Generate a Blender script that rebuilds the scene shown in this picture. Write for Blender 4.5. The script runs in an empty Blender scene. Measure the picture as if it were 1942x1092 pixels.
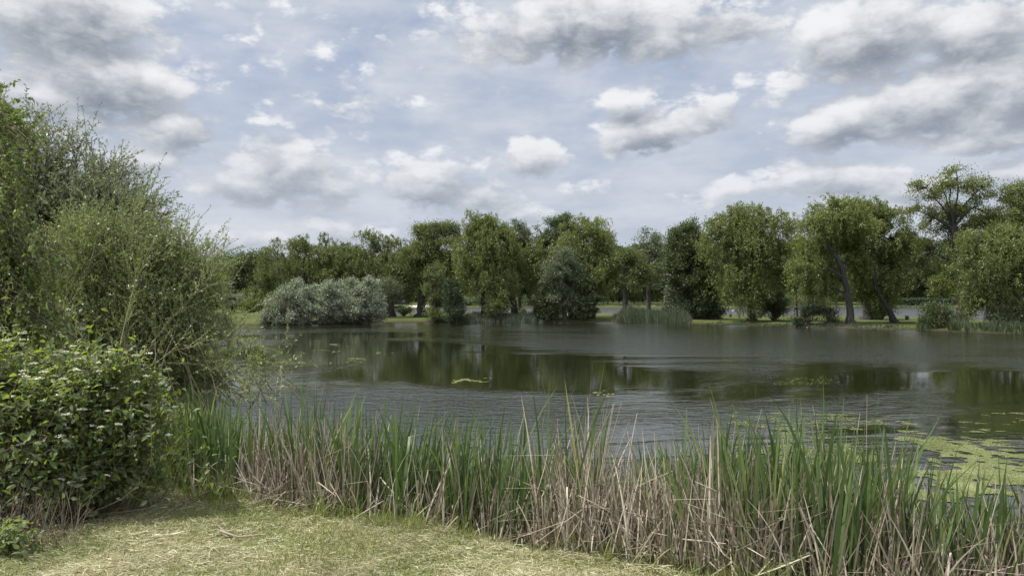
import bpy, math, random
import numpy as np

# ------------------------------------------------------------------ camera, sky, sun, exposure
F = 1413.0          # focal length in photograph pixels (photograph 1942 px wide)
CX, HY = 971.0, 558.0   # image centre column, horizon row
EYE = 2.7           # eye height above the water (water is z = 0)
scene = bpy.context.scene
cam_d = bpy.data.cameras.new('camera')
cam = bpy.data.objects.new('camera', cam_d)
scene.collection.objects.link(cam)
cam.location = (0, 0, EYE)
cam.rotation_euler = (math.radians(90) + math.atan((HY - 546) / F), 0, 0)
cam_d.sensor_width = 36.0
cam_d.lens = 36.0 * F / 1942.0
cam_d.clip_start = 0.05
cam_d.clip_end = 5000
scene.camera = cam
scene.view_settings.view_transform = 'Standard'
scene.view_settings.look = 'None'
scene.view_settings.exposure = 0.28
scene.view_settings.gamma = 1.0
scene.render.resolution_x, scene.render.resolution_y = 1024, 575
try:
    scene.cycles.max_bounces = 8
    scene.cycles.diffuse_bounces = 3
    scene.cycles.glossy_bounces = 3
    scene.cycles.transmission_bounces = 4
    scene.cycles.use_denoising = True
    scene.cycles.sample_clamp_indirect = 6
except Exception:
    pass

SUN_EL, SUN_AZ = math.radians(60), math.radians(-98)    # azimuth from +Y, negative = to the left
sun_d = bpy.data.lights.new('sun', 'SUN')
sun_d.energy = 5.0
sun_d.angle = math.radians(0.6)
sun_d.color = (1.0, 0.955, 0.88)
sun = bpy.data.objects.new('sun', sun_d)
scene.collection.objects.link(sun)
sdir = (math.sin(SUN_AZ) * math.cos(SUN_EL), math.cos(SUN_AZ) * math.cos(SUN_EL), math.sin(SUN_EL))
from mathutils import Vector
sun.rotation_euler = Vector(sdir).to_track_quat('Z', 'Y').to_euler()
sun.location = (0, 0, 60)

world = bpy.data.worlds.new('World')
scene.world = world
world.use_nodes = True


class NT:
    """small helper to write node graphs"""
    def __init__(s, tree):
        s.t = tree
    def n(s, typ, **kw):
        nd = s.t.nodes.new(typ)
        for k, v in kw.items():
            setattr(nd, k, v)
        return nd
    def put(s, sock, v):
        if hasattr(v, 'links') or isinstance(v, bpy.types.NodeSocket):
            s.t.links.new(v, sock)
        else:
            sock.default_value = v
    def m(s, op, a, b=None, c=None, clamp=False):
        nd = s.n('ShaderNodeMath', operation=op)
        nd.use_clamp = clamp
        s.put(nd.inputs[0], a)
        if b is not None: s.put(nd.inputs[1], b)
        if c is not None: s.put(nd.inputs[2], c)
        return nd.outputs[0]
    def v(s, op, a, b=None, out=0):
        nd = s.n('ShaderNodeVectorMath', operation=op)
        s.put(nd.inputs[0], a)
        if b is not None:
            if op == 'SCALE': s.put(nd.inputs[3], b)
            else: s.put(nd.inputs[1], b)
        return nd.outputs[out]
    def noise(s, vec, scale, detail=4, rough=.5, color=False, dist=0.0):
        nd = s.n('ShaderNodeTexNoise')
        s.put(nd.inputs['Vector'], vec)
        nd.inputs['Scale'].default_value = scale
        nd.inputs['Detail'].default_value = detail
        nd.inputs['Roughness'].default_value = rough
        nd.inputs['Distortion'].default_value = dist
        return nd.outputs['Color'] if color else nd.outputs['Fac']
    def mix(s, f, a, b):
        nd = s.n('ShaderNodeMix', data_type='RGBA')
        s.put(nd.inputs[0], f)
        s.put(nd.inputs[6], a if not isinstance(a, tuple) else a + (1,) * (4 - len(a)))
        s.put(nd.inputs[7], b if not isinstance(b, tuple) else b + (1,) * (4 - len(b)))
        return nd.outputs[2]
    def step(s, x, a, b, lo=0., hi=1., smooth=True):
        nd = s.n('ShaderNodeMapRange')
        if smooth: nd.interpolation_type = 'SMOOTHSTEP'
        s.put(nd.inputs[0], x)
        for i, q in enumerate((a, b, lo, hi)):
            s.put(nd.inputs[i + 1], q)
        return nd.outputs[0]


def build_world():
    t = world.node_tree
    t.nodes.clear()
    N = NT(t)
    # clouds: (column, row, half width, half height, tilt in degrees, weight) as seen from the pond bank, turned into azimuth / elevation
    CL = [(110, 20, 200, 100, 0, 1.1), (190, 140, 190, 75, 0, 1.2), (0, 170, 190, 70, 0, 1.0),
          (330, 240, 105, 55, 0, 1.0), (170, 225, 80, 28, 0, .7), (270, 300, 120, 34, 0, .9),
          (540, 312, 118, 58, 0, 1.15), (470, 350, 120, 40, 0, 1.0), (640, 350, 110, 42, 0, .8),
          (820, 352, 115, 56, 0, 1.1), (900, 365, 90, 40, 0, .9), (1000, 300, 75, 40, 0, .85), (1085, 365, 50, 30, 0, .7),
          (1000, 400, 70, 22, 0, .6), (470, 452, 75, 22, 0, .8), (650, 440, 95, 26, 0, .75), (520, 232, 60, 16, 0, .5),
          (620, 180, 95, 45, 15, .15), (590, 100, 120, 40, 0, .0),
          (1100, 40, 270, 75, 0, 1.15), (1250, 55, 120, 60, 0, 1.0), (960, 95, 110, 50, 0, .6), (1390, 30, 120, 45, 0, .7),
          (1180, 190, 62, 26, 0, .95), (1230, 250, 115, 45, 8, 1.05), (1350, 210, 105, 48, 18, 1.0), (1500, 165, 75, 32, 10, .7),
          (1650, 60, 130, 80, 0, 1.15), (1830, 50, 170, 75, 0, 1.1), (1980, 90, 120, 60, 0, .9),
          (1600, 235, 135, 52, 6, 1.1), (1760, 190, 170, 80, 14, 1.25), (1930, 180, 150, 85, 8, 1.15), (1880, 262, 140, 40, 0, .8),
          (1450, 352, 130, 30, 6, .75), (1600, 335, 140, 42, 2, 1.0), (1720, 352, 110, 34, 0, .8), (1900, 325, 95, 34, 0, .7),
          (80, 460, 160, 40, 0, .7), (-150, 330, 180, 60, 0, .9), (2120, 300, 160, 70, 0, .9)]
    g = bpy.data.node_groups.new('cloud_field', 'ShaderNodeTree')
    g.interface.new_socket('P', in_out='INPUT', socket_type='NodeSocketVector')
    g.interface.new_socket('D', in_out='OUTPUT', socket_type='NodeSocketFloat')
    g.interface.new_socket('T', in_out='OUTPUT', socket_type='NodeSocketFloat')
    G = NT(g)
    gi = G.n('NodeGroupInput'); go = G.n('NodeGroupOutput')
    P = gi.outputs[0]
    s0 = G.n('ShaderNodeSeparateXYZ'); G.put(s0.inputs[0], P)
    acc = None
    for (px_, py_, rx, ry, rot, w) in CL:
        az = math.atan((px_ - CX) / F)
        el = math.atan((HY - py_) / math.hypot(F, px_ - CX))
        ca = math.cos(az)
        mp = G.n('ShaderNodeMapping', vector_type='TEXTURE')
        # each step waits for the one before, which keeps the shader small in memory
        cb = G.n('ShaderNodeCombineXYZ')
        G.put(cb.inputs[0], s0.outputs[0]); G.put(cb.inputs[1], s0.outputs[1])
        G.put(cb.inputs[2], acc if acc is not None else s0.outputs[2])
        G.put(mp.inputs[0], cb.outputs[0])
        mp.inputs['Location'].default_value = (az, el, 0)
        mp.inputs['Rotation'].default_value = (0, 0, math.radians(rot))
        mp.inputs['Scale'].default_value = (rx / F * 1.25 * ca, ry / F * 1.22 * ca, 1e6)
        ln = G.v('LENGTH', mp.outputs[0], out=1)
        w = w * 1.15 + .12
        d = G.m('MULTIPLY_ADD', ln, -w, w)
        if acc is None: acc = d
        else: acc = G.m('SMOOTH_MAX', acc, d, 0.25)
    # fractal relief: large billows plus fine ones, finer towards the horizon where the clouds are far away
    sp = G.n('ShaderNodeSeparateXYZ'); G.put(sp.inputs[0], P)
    k = G.m('DIVIDE', 1.0, G.m('ADD', G.m('MAXIMUM', sp.outputs[1], 0.0), 0.22))
    Q = G.v('SCALE', G.v('MULTIPLY', P, (1.0, 1.75, 1.0)), 1.0)
    n1 = G.noise(Q, 8.5, 5, .52)
    n2 = G.noise(Q, 26, 9, .66)
    vo = G.n('ShaderNodeTexVoronoi', feature='F1')
    G.put(vo.inputs['Vector'], G.v('ADD', Q, G.v('SCALE', G.noise(Q, 24, 3, .6, color=True), .05)))
    vo.inputs['Scale'].default_value = 17; vo.inputs['Detail'].default_value = 2.0; vo.inputs['Roughness'].default_value = .5
    bil = G.m('MULTIPLY_ADD', vo.outputs['Distance'], -.85, .50)
    acc = G.m('ADD', acc, G.m('MULTIPLY_ADD', n1, 1.6, -.78))
    tex = G.m('ADD', bil, G.m('MULTIPLY_ADD', n2, 1.25, -.625))
    # clouds over the rest of the sky
    n3 = G.noise(P, 2.6, 6, .55)
    msk = G.m('MAXIMUM', G.step(sp.outputs[1], .40, .58), G.step(G.m('ABSOLUTE', sp.outputs[0]), .78, .95))
    rest = G.m('MULTIPLY_ADD', msk, 3.0, -3.0)
    rest = G.m('ADD', rest, G.m('MULTIPLY_ADD', n3, 5.0, -2.3))
    acc = G.m('SMOOTH_MAX', acc, rest, .2)
    G.put(go.inputs[0], acc); G.put(go.inputs[1], tex)

    tc = N.n('ShaderNodeTexCoord')
    dirv = N.v('NORMALIZE', tc.outputs['Generated'])
    s = N.n('ShaderNodeSeparateXYZ'); N.put(s.inputs[0], dirv)
    az = N.m('ARCTAN2', s.outputs[0], s.outputs[1])
    el = N.m('ARCSINE', s.outputs[2])
    c = N.n('ShaderNodeCombineXYZ'); N.put(c.inputs[0], az); N.put(c.inputs[1], el)
    P = c.outputs[0]
    def field(vec):
        gn = N.n('ShaderNodeGroup'); gn.node_tree = g
        N.put(gn.inputs[0], vec)
        return gn.outputs[0], gn.outputs[1]
    B0, T0 = field(P)
    c1 = N.n('ShaderNodeCombineXYZ')
    N.put(c1.inputs[0], N.m('ADD', az, -.008)); N.put(c1.inputs[1], N.m('ADD', el, N.m('MULTIPLY_ADD', el, .055, .010))); N.put(c1.inputs[2], N.m('MULTIPLY', B0, 1e-4))
    B1, _ = field(c1.outputs[0])
    D0 = N.m('ADD', B0, T0)
    alpha = N.step(D0, -0.16, 0.42)
    lit = N.m('EXPONENT', N.m('MULTIPLY', N.m('MAXIMUM', N.m('ADD', B1, .15), 0.0), -1.05))
    lit = N.m('MULTIPLY_ADD', lit, .88, N.m('MULTIPLY', N.m('SUBTRACT', B0, B1), .45))
    lit = N.step(N.m('ADD', lit, N.m('MULTIPLY', T0, .70)), -.55, 1.02)
    hz = N.step(el, 0.0, .30)             # nearer the horizon clouds lose contrast
    grey = N.mix(hz, (3.6, 4.1, 4.9), (2.15, 2.5, 3.05))
    white = N.mix(hz, (7.2, 7.4, 7.9), (8.6, 8.7, 8.9))
    ccol = N.mix(lit, grey, white)
    # clear air behind, with thin high veil
    sky = N.n('ShaderNodeTexSky', sky_type='NISHITA')
    sky.sun_disc = False
    sky.sun_elevation = SUN_EL
    sky.sun_rotation = SUN_AZ
    sky.air_density = 1.0; sky.dust_density = 1.5; sky.ozone_density = 1.5
    v1 = N.noise(N.v('MULTIPLY', P, (1.0, 2.2, 1.0)), 3.2, 7, .6, dist=.6)
    veil = N.step(v1, .30, .62)
    veil = N.m('MAXIMUM', veil, N.m('SUBTRACT', 1.0, N.step(el, .06, .40)))
    veil = N.m('MULTIPLY_ADD', veil, .60, .36)
    v2 = N.noise(N.v('MULTIPLY', P, (1.0, 3.0, 1.0)), 7, 7, .6)
    vcol = N.mix(N.step(v2, .3, .7), (4.8, 5.35, 6.3), (6.6, 6.9, 7.45))
    blue = N.mix(.6, sky.outputs[0], (3.3, 4.2, 6.4))
    base = N.mix(veil, blue, vcol)
    col = N.mix(N.m('MULTIPLY', alpha, .96), base, ccol)
    # unseen sky behind and overhead is boosted, an added fill for camera-facing foliage
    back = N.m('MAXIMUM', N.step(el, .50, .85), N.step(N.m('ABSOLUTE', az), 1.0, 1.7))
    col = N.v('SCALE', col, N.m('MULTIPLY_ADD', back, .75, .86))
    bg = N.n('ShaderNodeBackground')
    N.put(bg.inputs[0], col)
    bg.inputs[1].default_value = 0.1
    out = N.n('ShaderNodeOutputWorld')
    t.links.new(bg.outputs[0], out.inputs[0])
    world.cycles.sampling_method = 'MANUAL'
    world.cycles.sample_map_resolution = 512


build_world()

# ------------------------------------------------------------------ helpers
rng = np.random.default_rng(7)


def at(p, q, D):
    """the point at distance D (metres along +Y) seen at column p, row q of the photograph"""
    return np.array([(p - CX) / F * D, D, EYE + (HY - q) / F * D])


def nrm(a):
    return a / np.maximum(np.linalg.norm(a, axis=-1, keepdims=True), 1e-9)


def rdir(n, r=None):
    return nrm((r or rng).normal(size=(n, 3)))


def tag(o, label=None, cat=None, group=None, kind=None):
    if label: o['label'] = label
    if cat: o['category'] = cat
    if group: o['group'] = group
    if kind: o['kind'] = kind
    return o


def empty(name, loc):
    o = bpy.data.objects.new(name, None)
    scene.collection.objects.link(o)
    o.location = tuple(float(v) for v in loc)
    o.empty_display_size = .3
    return o


class Buf:
    """collects quads and tubes, then links them as one mesh object"""
    def __init__(s):
        s.V = []; s.Q = []; s.R = []; s.n = 0
    def add(s, verts, quads, rnd):
        verts = np.asarray(verts, dtype=np.float64).reshape(-1, 3)
        quads = np.asarray(quads, dtype=np.int64)
        if quads.ndim == 1: quads = quads.reshape(-1, 4)
        s.V.append(verts); s.Q.append(quads + s.n)
        s.R.append(np.broadcast_to(np.asarray(rnd, dtype=np.float64), (len(quads),)).copy())
        s.n += len(verts)
    def leaves(s, P, A, L, W, rnd, r=None, droop=None):
        n = len(P)
        if n == 0: return
        A = nrm(A)
        S = nrm(np.cross(A, rdir(n, r)))
        L = np.broadcast_to(L, (n,))[:, None]; W = np.broadcast_to(W, (n,))[:, None]
        v = np.stack([P, P + A * L * .42 + S * W * .5, P + A * L, P + A * L * .42 - S * W * .5], axis=1)
        s.add(v, np.arange(4 * n).reshape(n, 4), rnd)
    def broad(s, P, A, Nn, L, W, rnd, fold=.25, curl=.15):
        """leaves close to the eye: folded along the midrib, six quads"""
        n = len(P)
        A = nrm(A); S = nrm(np.cross(A, Nn)); U = nrm(np.cross(S, A))
        L = np.broadcast_to(L, (n,))[:, None]; W = np.broadcast_to(W, (n,))[:, None]
        def pt(t, w, h): return P + A * L * t + S * W * w + U * (W * h)
        c = curl
        vs = [pt(0, 0, 0), pt(.35, 0, 0), pt(.7, 0, -c), pt(1, 0, -3 * c),
              pt(.12, .28, fold * .5), pt(.38, .5, fold), pt(.72, .33, fold * .6 - c),
              pt(.12, -.28, fold * .5), pt(.38, -.5, fold), pt(.72, -.33, fold * .6 - c)]
        v = np.stack(vs, axis=1)
        q = np.array([[0, 1, 5, 4], [1, 2, 6, 5], [2, 3, 3, 6], [0, 7, 8, 1], [1, 8, 9, 2], [2, 9, 3, 3]])
        # triangles at the tip are written as quads with a point between
        v = np.concatenate([v, (pt(.88, .17, fold * .2 - 2 * c))[:, None], (pt(.88, -.17, fold * .2 - 2 * c))[:, None]], axis=1)
        q = np.array([[0, 1, 5, 4], [1, 2, 6, 5], [2, 3, 10, 6], [0, 7, 8, 1], [1, 8, 9, 2], [2, 9, 11, 3]])
        Q = (np.arange(n)[:, None, None] * 12 + q[None]).reshape(-1, 4)
        s.add(v, Q, np.repeat(np.broadcast_to(rnd, (n,)), 6))
    def tubes(s, P, R, sides=4, rnd=.5):
        """P (m,k,3) polylines, R (m,k) radii"""
        P = np.asarray(P, float); R = np.asarray(R, float)
        m, k, _ = P.shape
        T = np.gradient(P, axis=1); T = nrm(T)
        ref = np.where(np.abs(T[:, :1, 2:3]) > .8, np.array([1., 0, 0]), np.array([0, 0, 1.]))
        A = nrm(np.cross(T, np.broadcast_to(ref, T.shape))); B = np.cross(T, A)
        a = np.arange(sides) / sides * 2 * np.pi
        ring = P[:, :, None] + R[:, :, None, None] * (A[:, :, None] * np.cos(a)[:, None] + B[:, :, None] * np.sin(a)[:, None])
        idx = np.arange(m * k * sides).reshape(m, k, sides)
        q = np.stack([idx[:, :-1], np.roll(idx[:, :-1], -1, 2), np.roll(idx[:, 1:], -1, 2), idx[:, 1:]], axis=-1).reshape(-1, 4)
        rr = np.repeat(np.broadcast_to(rnd, (m,)), (k - 1) * sides)
        s.add(ring, q, rr)
    def blades(s, P, S, W, rnd):
        """flat strips: P (m,k,3) centre lines, S (m,3) side direction, W (m,k) widths"""
        m, k, _ = P.shape
        v = np.stack([P - S[:, None] * W[:, :, None] * .5, P + S[:, None] * W[:, :, None] * .5], axis=2)
        idx = np.arange(m * k * 2).reshape(m, k, 2)
        q = np.stack([idx[:, :-1, 0], idx[:, :-1, 1], idx[:, 1:, 1], idx[:, 1:, 0]], axis=-1).reshape(-1, 4)
        s.add(v, q, np.repeat(rnd, k - 1))
    def box(s, c, d, rnd=.5, R=None):
        c = np.array(c, float); d = np.array(d, float) / 2
        v = np.array([[x, y, z] for x in (-1, 1) for y in (-1, 1) for z in (-1, 1)], float) * d
        if R is not None: v = v @ np.array(R).T
        q = [[0, 1, 3, 2], [4, 6, 7, 5], [0, 4, 5, 1], [2, 3, 7, 6], [0, 2, 6, 4], [1, 5, 7, 3]]
        s.add(v + c, q, rnd)
    def build(s, name, mat, parent=None, smooth=False, origin=None):
        V = np.concatenate(s.V); Q = np.concatenate(s.Q); R = np.concatenate(s.R)
        if parent is not None: V = V - np.array(parent.location)
        elif origin is not None: V = V - np.array(origin)
        me = bpy.data.meshes.new(name)
        me.vertices.add(len(V)); me.vertices.foreach_set('co', V.astype(np.float32).ravel())
        me.loops.add(len(Q) * 4); me.loops.foreach_set('vertex_index', Q.astype(np.int32).ravel())
        me.polygons.add(len(Q)); me.polygons.foreach_set('loop_start', (np.arange(len(Q)) * 4).astype(np.int32))
        at_ = me.attributes.new('rnd', 'FLOAT', 'FACE'); at_.data.foreach_set('value', R.astype(np.float32))
        if smooth: me.polygons.foreach_set('use_smooth', np.ones(len(Q), bool))
        me.update(calc_edges=True)
        me.materials.append(mat)
        o = bpy.data.objects.new(name, me)
        scene.collection.objects.link(o)
        if parent is not None: o.parent = parent
        elif origin is not None: o.location = tuple(float(v) for v in origin)
        return o


def vnoise(x, y, seed=0):
    xi = np.floor(x).astype(np.int64); yi = np.floor(y).astype(np.int64)
    fx = x - xi; fy = y - yi
    fx = fx * fx * (3 - 2 * fx); fy = fy * fy * (3 - 2 * fy)
    def h(a, b):
        n = (a * 374761393 + b * 668265263 + seed * 974634777) & 0xffffffff
        n = ((n ^ (n >> 13)) * 1274126177) & 0xffffffff
        return ((n ^ (n >> 16)) & 0xffff) / 65535.0
    return (h(xi, yi) * (1 - fx) + h(xi + 1, yi) * fx) * (1 - fy) + (h(xi, yi + 1) * (1 - fx) + h(xi + 1, yi + 1) * fx) * fy


def fbm(x, y, o=4, seed=0):
    r = 0; a = .5; t = 0
    for i in range(o):
        r = r + a * vnoise(x * 2 ** i + 17.3 * i, y * 2 ** i - 9.1 * i, seed + i); t += a; a *= .5
    return r / t


# ------------------------------------------------------------------ materials
def new_mat(name):
    m = bpy.data.materials.new(name)
    m.use_nodes = True
    m.node_tree.nodes.clear()
    return m, NT(m.node_tree)


def ramp(N, fac, cols, pos=None):
    cr = N.n('ShaderNodeValToRGB')
    e = cr.color_ramp.elements
    k = len(cols)
    while len(e) < k: e.new(.5)
    for i, c in enumerate(cols):
        e[i].position = pos[i] if pos else i / (k - 1)
        e[i].color = tuple(c) + (1,)
    N.put(cr.inputs[0], fac)
    return cr.outputs[0]


def leaf_mat(name, cols, trans=.4, gloss=.03, rough=.45, back=None, tint=(1.1, 1.12, .68), pos=None):
    m, N = new_mat(name)
    a = N.n('ShaderNodeAttribute'); a.attribute_name = 'rnd'
    col = ramp(N, a.outputs['Fac'], cols, pos)
    if back:
        ge = N.n('ShaderNodeNewGeometry')
        col = N.mix(ge.outputs['Backfacing'], col, back)
    d = N.n('ShaderNodeBsdfDiffuse'); N.put(d.inputs[0], col)
    tr = N.n('ShaderNodeBsdfTranslucent')
    mu = N.n('ShaderNodeMix', data_type='RGBA', blend_type='MULTIPLY'); mu.inputs[0].default_value = 1
    N.put(mu.inputs[6], col); mu.inputs[7].default_value = tint + (1,)
    N.put(tr.inputs[0], mu.outputs[2])
    mx = N.n('ShaderNodeMixShader'); mx.inputs[0].default_value = trans
    N.put(mx.inputs[1], d.outputs[0]); N.put(mx.inputs[2], tr.outputs[0])
    gl = N.n('ShaderNodeBsdfGlossy'); gl.inputs[0].default_value = (1, 1, 1, 1); gl.inputs['Roughness'].default_value = rough
    m2 = N.n('ShaderNodeMixShader'); m2.inputs[0].default_value = gloss
    N.put(m2.inputs[1], mx.outputs[0]); N.put(m2.inputs[2], gl.outputs[0])
    o = N.n('ShaderNodeOutputMaterial'); N.put(o.inputs[0], m2.outputs[0])
    return m


def solid_mat(name, cols, rough=.8, scale=6., bump=.3, stretch=(1, 1, 1), detail=5, metal=0.):
    m, N = new_mat(name)
    tc = N.n('ShaderNodeTexCoord')
    v = N.v('MULTIPLY', tc.outputs['Object'], stretch)
    nz = N.noise(v, scale, detail, .6)
    col = ramp(N, nz, cols, [.3 + .4 * i / (len(cols) - 1) for i in range(len(cols))])
    p = N.n('ShaderNodeBsdfPrincipled')
    N.put(p.inputs['Base Color'], col)
    p.inputs['Roughness'].default_value = rough
    p.inputs['Metallic'].default_value = metal
    b = N.n('ShaderNodeBump'); b.inputs['Strength'].default_value = bump; b.inputs['Distance'].default_value = .03
    N.put(b.inputs['Height'], nz); N.put(p.inputs['Normal'], b.outputs[0])
    o = N.n('ShaderNodeOutputMaterial'); N.put(o.inputs[0], p.outputs[0])
    return m


M = {}
M['willow'] = leaf_mat('willow_leaf', [(.080, .100, .028), (.145, .175, .048), (.220, .250, .082)], .48)
M['willow_b'] = leaf_mat('willow_leaf_bright', [(.088, .110, .026), (.158, .190, .048), (.230, .258, .084)], .48)
M['olive'] = leaf_mat('olive_leaf', [(.072, .092, .028), (.128, .154, .046), (.190, .214, .076)], .45)
M['alder'] = leaf_mat('alder_leaf', [(.045, .066, .022), (.078, .105, .036), (.120, .152, .056)], .42)
M['dark'] = leaf_mat('dark_leaf', [(.026, .042, .018), (.046, .070, .030), (.075, .104, .045)], .3)
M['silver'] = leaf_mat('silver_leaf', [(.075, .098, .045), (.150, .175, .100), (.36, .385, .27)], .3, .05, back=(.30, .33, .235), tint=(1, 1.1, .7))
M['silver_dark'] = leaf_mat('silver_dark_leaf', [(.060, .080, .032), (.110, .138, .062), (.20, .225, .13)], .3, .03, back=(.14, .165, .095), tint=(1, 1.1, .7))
M['wood_far'] = leaf_mat('wood_leaf', [(.030, .050, .022), (.060, .088, .030), (.110, .140, .042)], .36)
M['shrub_willow'] = leaf_mat('shrub_willow_leaf', [(.100, .130, .036), (.185, .222, .072), (.31, .345, .145)], .42, .07, tint=(1.15, 1.2, .6))
M['grey_willow'] = leaf_mat('grey_willow_leaf', [(.105, .130, .058), (.185, .220, .100), (.31, .34, .185)], .38, .08, back=(.17, .20, .125))
M['birch'] = leaf_mat('birch_leaf', [(.080, .120, .018), (.145, .200, .032), (.230, .290, .070)], .5, .05)
M['catkin'] = leaf_mat('catkin', [(.17, .19, .05), (.26, .27, .085), (.36, .34, .13)], .2, .03)
M['dogwood'] = leaf_mat('dogwood_leaf', [(.115, .160, .028), (.225, .285, .052), (.370, .420, .125)], .55, .022, .5, back=(.17, .22, .095))
M['petal'] = leaf_mat('petal', [(.62, .62, .50), (.75, .75, .66), (.82, .82, .76)], .3, .02)
M['reed'] = leaf_mat('reed_blade', [(.046, .080, .026), (.086, .132, .042), (.145, .198, .072), (.23, .27, .085), (.36, .32, .13)], .32, .03, .45, pos=[0, .35, .8, .95, 1], tint=(1.05, 1.25, .55))
M['reed_far'] = leaf_mat('far_reed_blade', [(.055, .085, .032), (.090, .120, .050), (.15, .165, .080), (.40, .36, .24)], .3, .05, pos=[0, .45, .75, 1])
M['dead'] = leaf_mat('dead_reed_stalk', [(.085, .066, .046), (.225, .185, .135), (.40, .345, .265), (.56, .50, .40)], .12, .008, .6, tint=(1, .95, .8))
M['grassy'] = leaf_mat('green_grass_blade', [(.110, .150, .030), (.20, .235, .052), (.33, .33, .12)], .4, .05)
M['straw'] = leaf_mat('cut_grass_blade', [(.12, .125, .055), (.26, .25, .125), (.42, .39, .22), (.60, .56, .36)], .2, .05, tint=(1, 1, .8))
M['algae'] = leaf_mat('algae', [(.095, .112, .038), (.160, .180, .068), (.26, .275, .13)], .0, .05, .3)
M['bark'] = solid_mat('bark', [(.014, .012, .010), (.032, .028, .023), (.062, .055, .045)], .9, 9, .9, (1, 1, .35))
M['bark_light'] = solid_mat('light_bark', [(.07, .06, .045), (.15, .13, .10), (.24, .21, .17)], .9, 9, .9, (1, 1, .35))
M['twig'] = solid_mat('willow_twig', [(.085, .075, .035), (.16, .15, .07), (.26, .25, .12)], .7, 3, .1)
M['twig_dark'] = solid_mat('dark_twig', [(.05, .035, .025), (.10, .075, .05), (.17, .13, .09)], .8, 3, .1)
M['birch_bark'] = solid_mat('birch_bark', [(.05, .045, .04), (.55, .53, .48), (.68, .66, .61)], .7, 5, .4, (.6, .6, 5))
M['bin'] = solid_mat('bin_metal', [(.012, .016, .014), (.02, .028, .024)], .5, 20, .1)
M['stake'] = solid_mat('stake_wood', [(.20, .13, .09), (.33, .24, .18)], .8, 12, .3, (1, 1, .2))
M['strap'] = solid_mat('strap', [(.02, .015, .012), (.04, .03, .025)], .8, 10, .1)
M['white'] = solid_mat('white_feather', [(.70, .70, .68), (.80, .80, .78)], .7, 30, .1)
M['beak'] = solid_mat('beak', [(.5, .25, .04), (.6, .3, .06)], .5, 20, .1)
M['roof'] = solid_mat('roof_tile', [(.13, .030, .022), (.20, .055, .04)], .8, 14, .4, (1, 4, 1))
M['slate'] = solid_mat('slate_cladding', [(.035, .042, .055), (.07, .08, .10)], .6, 5, .3, (1, 1, 6))
M['render'] = solid_mat('white_render', [(.55, .53, .47), (.66, .64, .58)], .8, 4, .1)
M['glass'] = solid_mat('dark_glass', [(.02, .025, .03), (.03, .035, .04)], .15, 4, .02)
M['jetty'] = solid_mat('jetty_board', [(.20, .19, .17), (.30, .28, .25)], .8, 8, .3, (1, 6, 1))

# ------------------------------------------------------------------ ground, water
YF_X = [-60, -9, -6.5, -4.6, -3.0, -1.2, .12, .84, 1.8, 3.0, 6, 12, 60]
YF_Y = [11, 8.9, 7.9, 7.35, 6.9, 6.1, 5.62, 5.1, 4.55, 4.1, 3.6, 3.0, 0]


def yf(x): return np.interp(x, YF_X, YF_Y)       # front edge of the reeds


def shore_pt(p, q):
    D = EYE * F / (q - HY)
    return ((p - CX) / F * D, D)


near_x = [60, 12, 6, 3, 1.8, .84, .12, -1.2, -3.0, -4.1]
POND = [(x, float(yf(x)) + 1.75) for x in near_x]
POND += [(-4.3, 10.2), (-4.7, 12.5), (-6.8, 17), (-11.5, 30), (-19, 48), (-25.5, 62)]
POND += [shore_pt(*a) for a in [(425, 616), (470, 617), (560, 615), (640, 615), (740, 611.5), (900, 610.5), (1050, 610.5), (1160, 611), (1240, 612),
                                (1310, 614), (1420, 617), (1500, 619), (1600, 623), (1750, 626), (1830, 630), (1942, 633), (2150, 640), (2600, 655)]]
POND += [(75, 20)]
LAKE = [shore_pt(*a) for a in [(722, 600), (700, 588), (712, 583.8), (760, 583.5), (805, 582.8), (900, 583.2), (1060, 583.6), (1140, 583.8),
                               (1300, 584.5), (1370, 584.6), (1500, 583.6), (1700, 583.4), (1942, 584.2), (2300, 585)]]
LAKE += [(180, 95), (90, 66)]
LAKE += [shore_pt(*a) for a in [(1942, 612), (1830, 609), (1700, 604.5), (1600, 603.5), (1500, 602), (1400, 601), (1300, 600.5), (1200, 598), (1100, 597.5), (1000, 596.5), (900, 595.5), (800, 594.5)]]


def sdf(poly, X, Y):
    """signed distance, positive inside"""
    P = np.array(poly); n = len(P)
    d = np.full(X.shape, 1e18); inside = np.zeros(X.shape, bool)
    for i in range(n):
        a = P[i]; b = P[(i + 1) % n]
        e = b - a; wx = X - a[0]; wy = Y - a[1]
        t = np.clip((wx * e[0] + wy * e[1]) / (e @ e), 0, 1)
        d = np.minimum(d, (wx - e[0] * t) ** 2 + (wy - e[1] * t) ** 2)
        c = ((a[1] > Y) != (b[1] > Y))
        with np.errstate(divide='ignore', invalid='ignore'):
            xi = (b[0] - a[0]) * (Y - a[1]) / (b[1] - a[1]) + a[0]
        inside ^= c & (X < xi)
    d = np.sqrt(d)
    return np.where(inside, d, -d)


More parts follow.
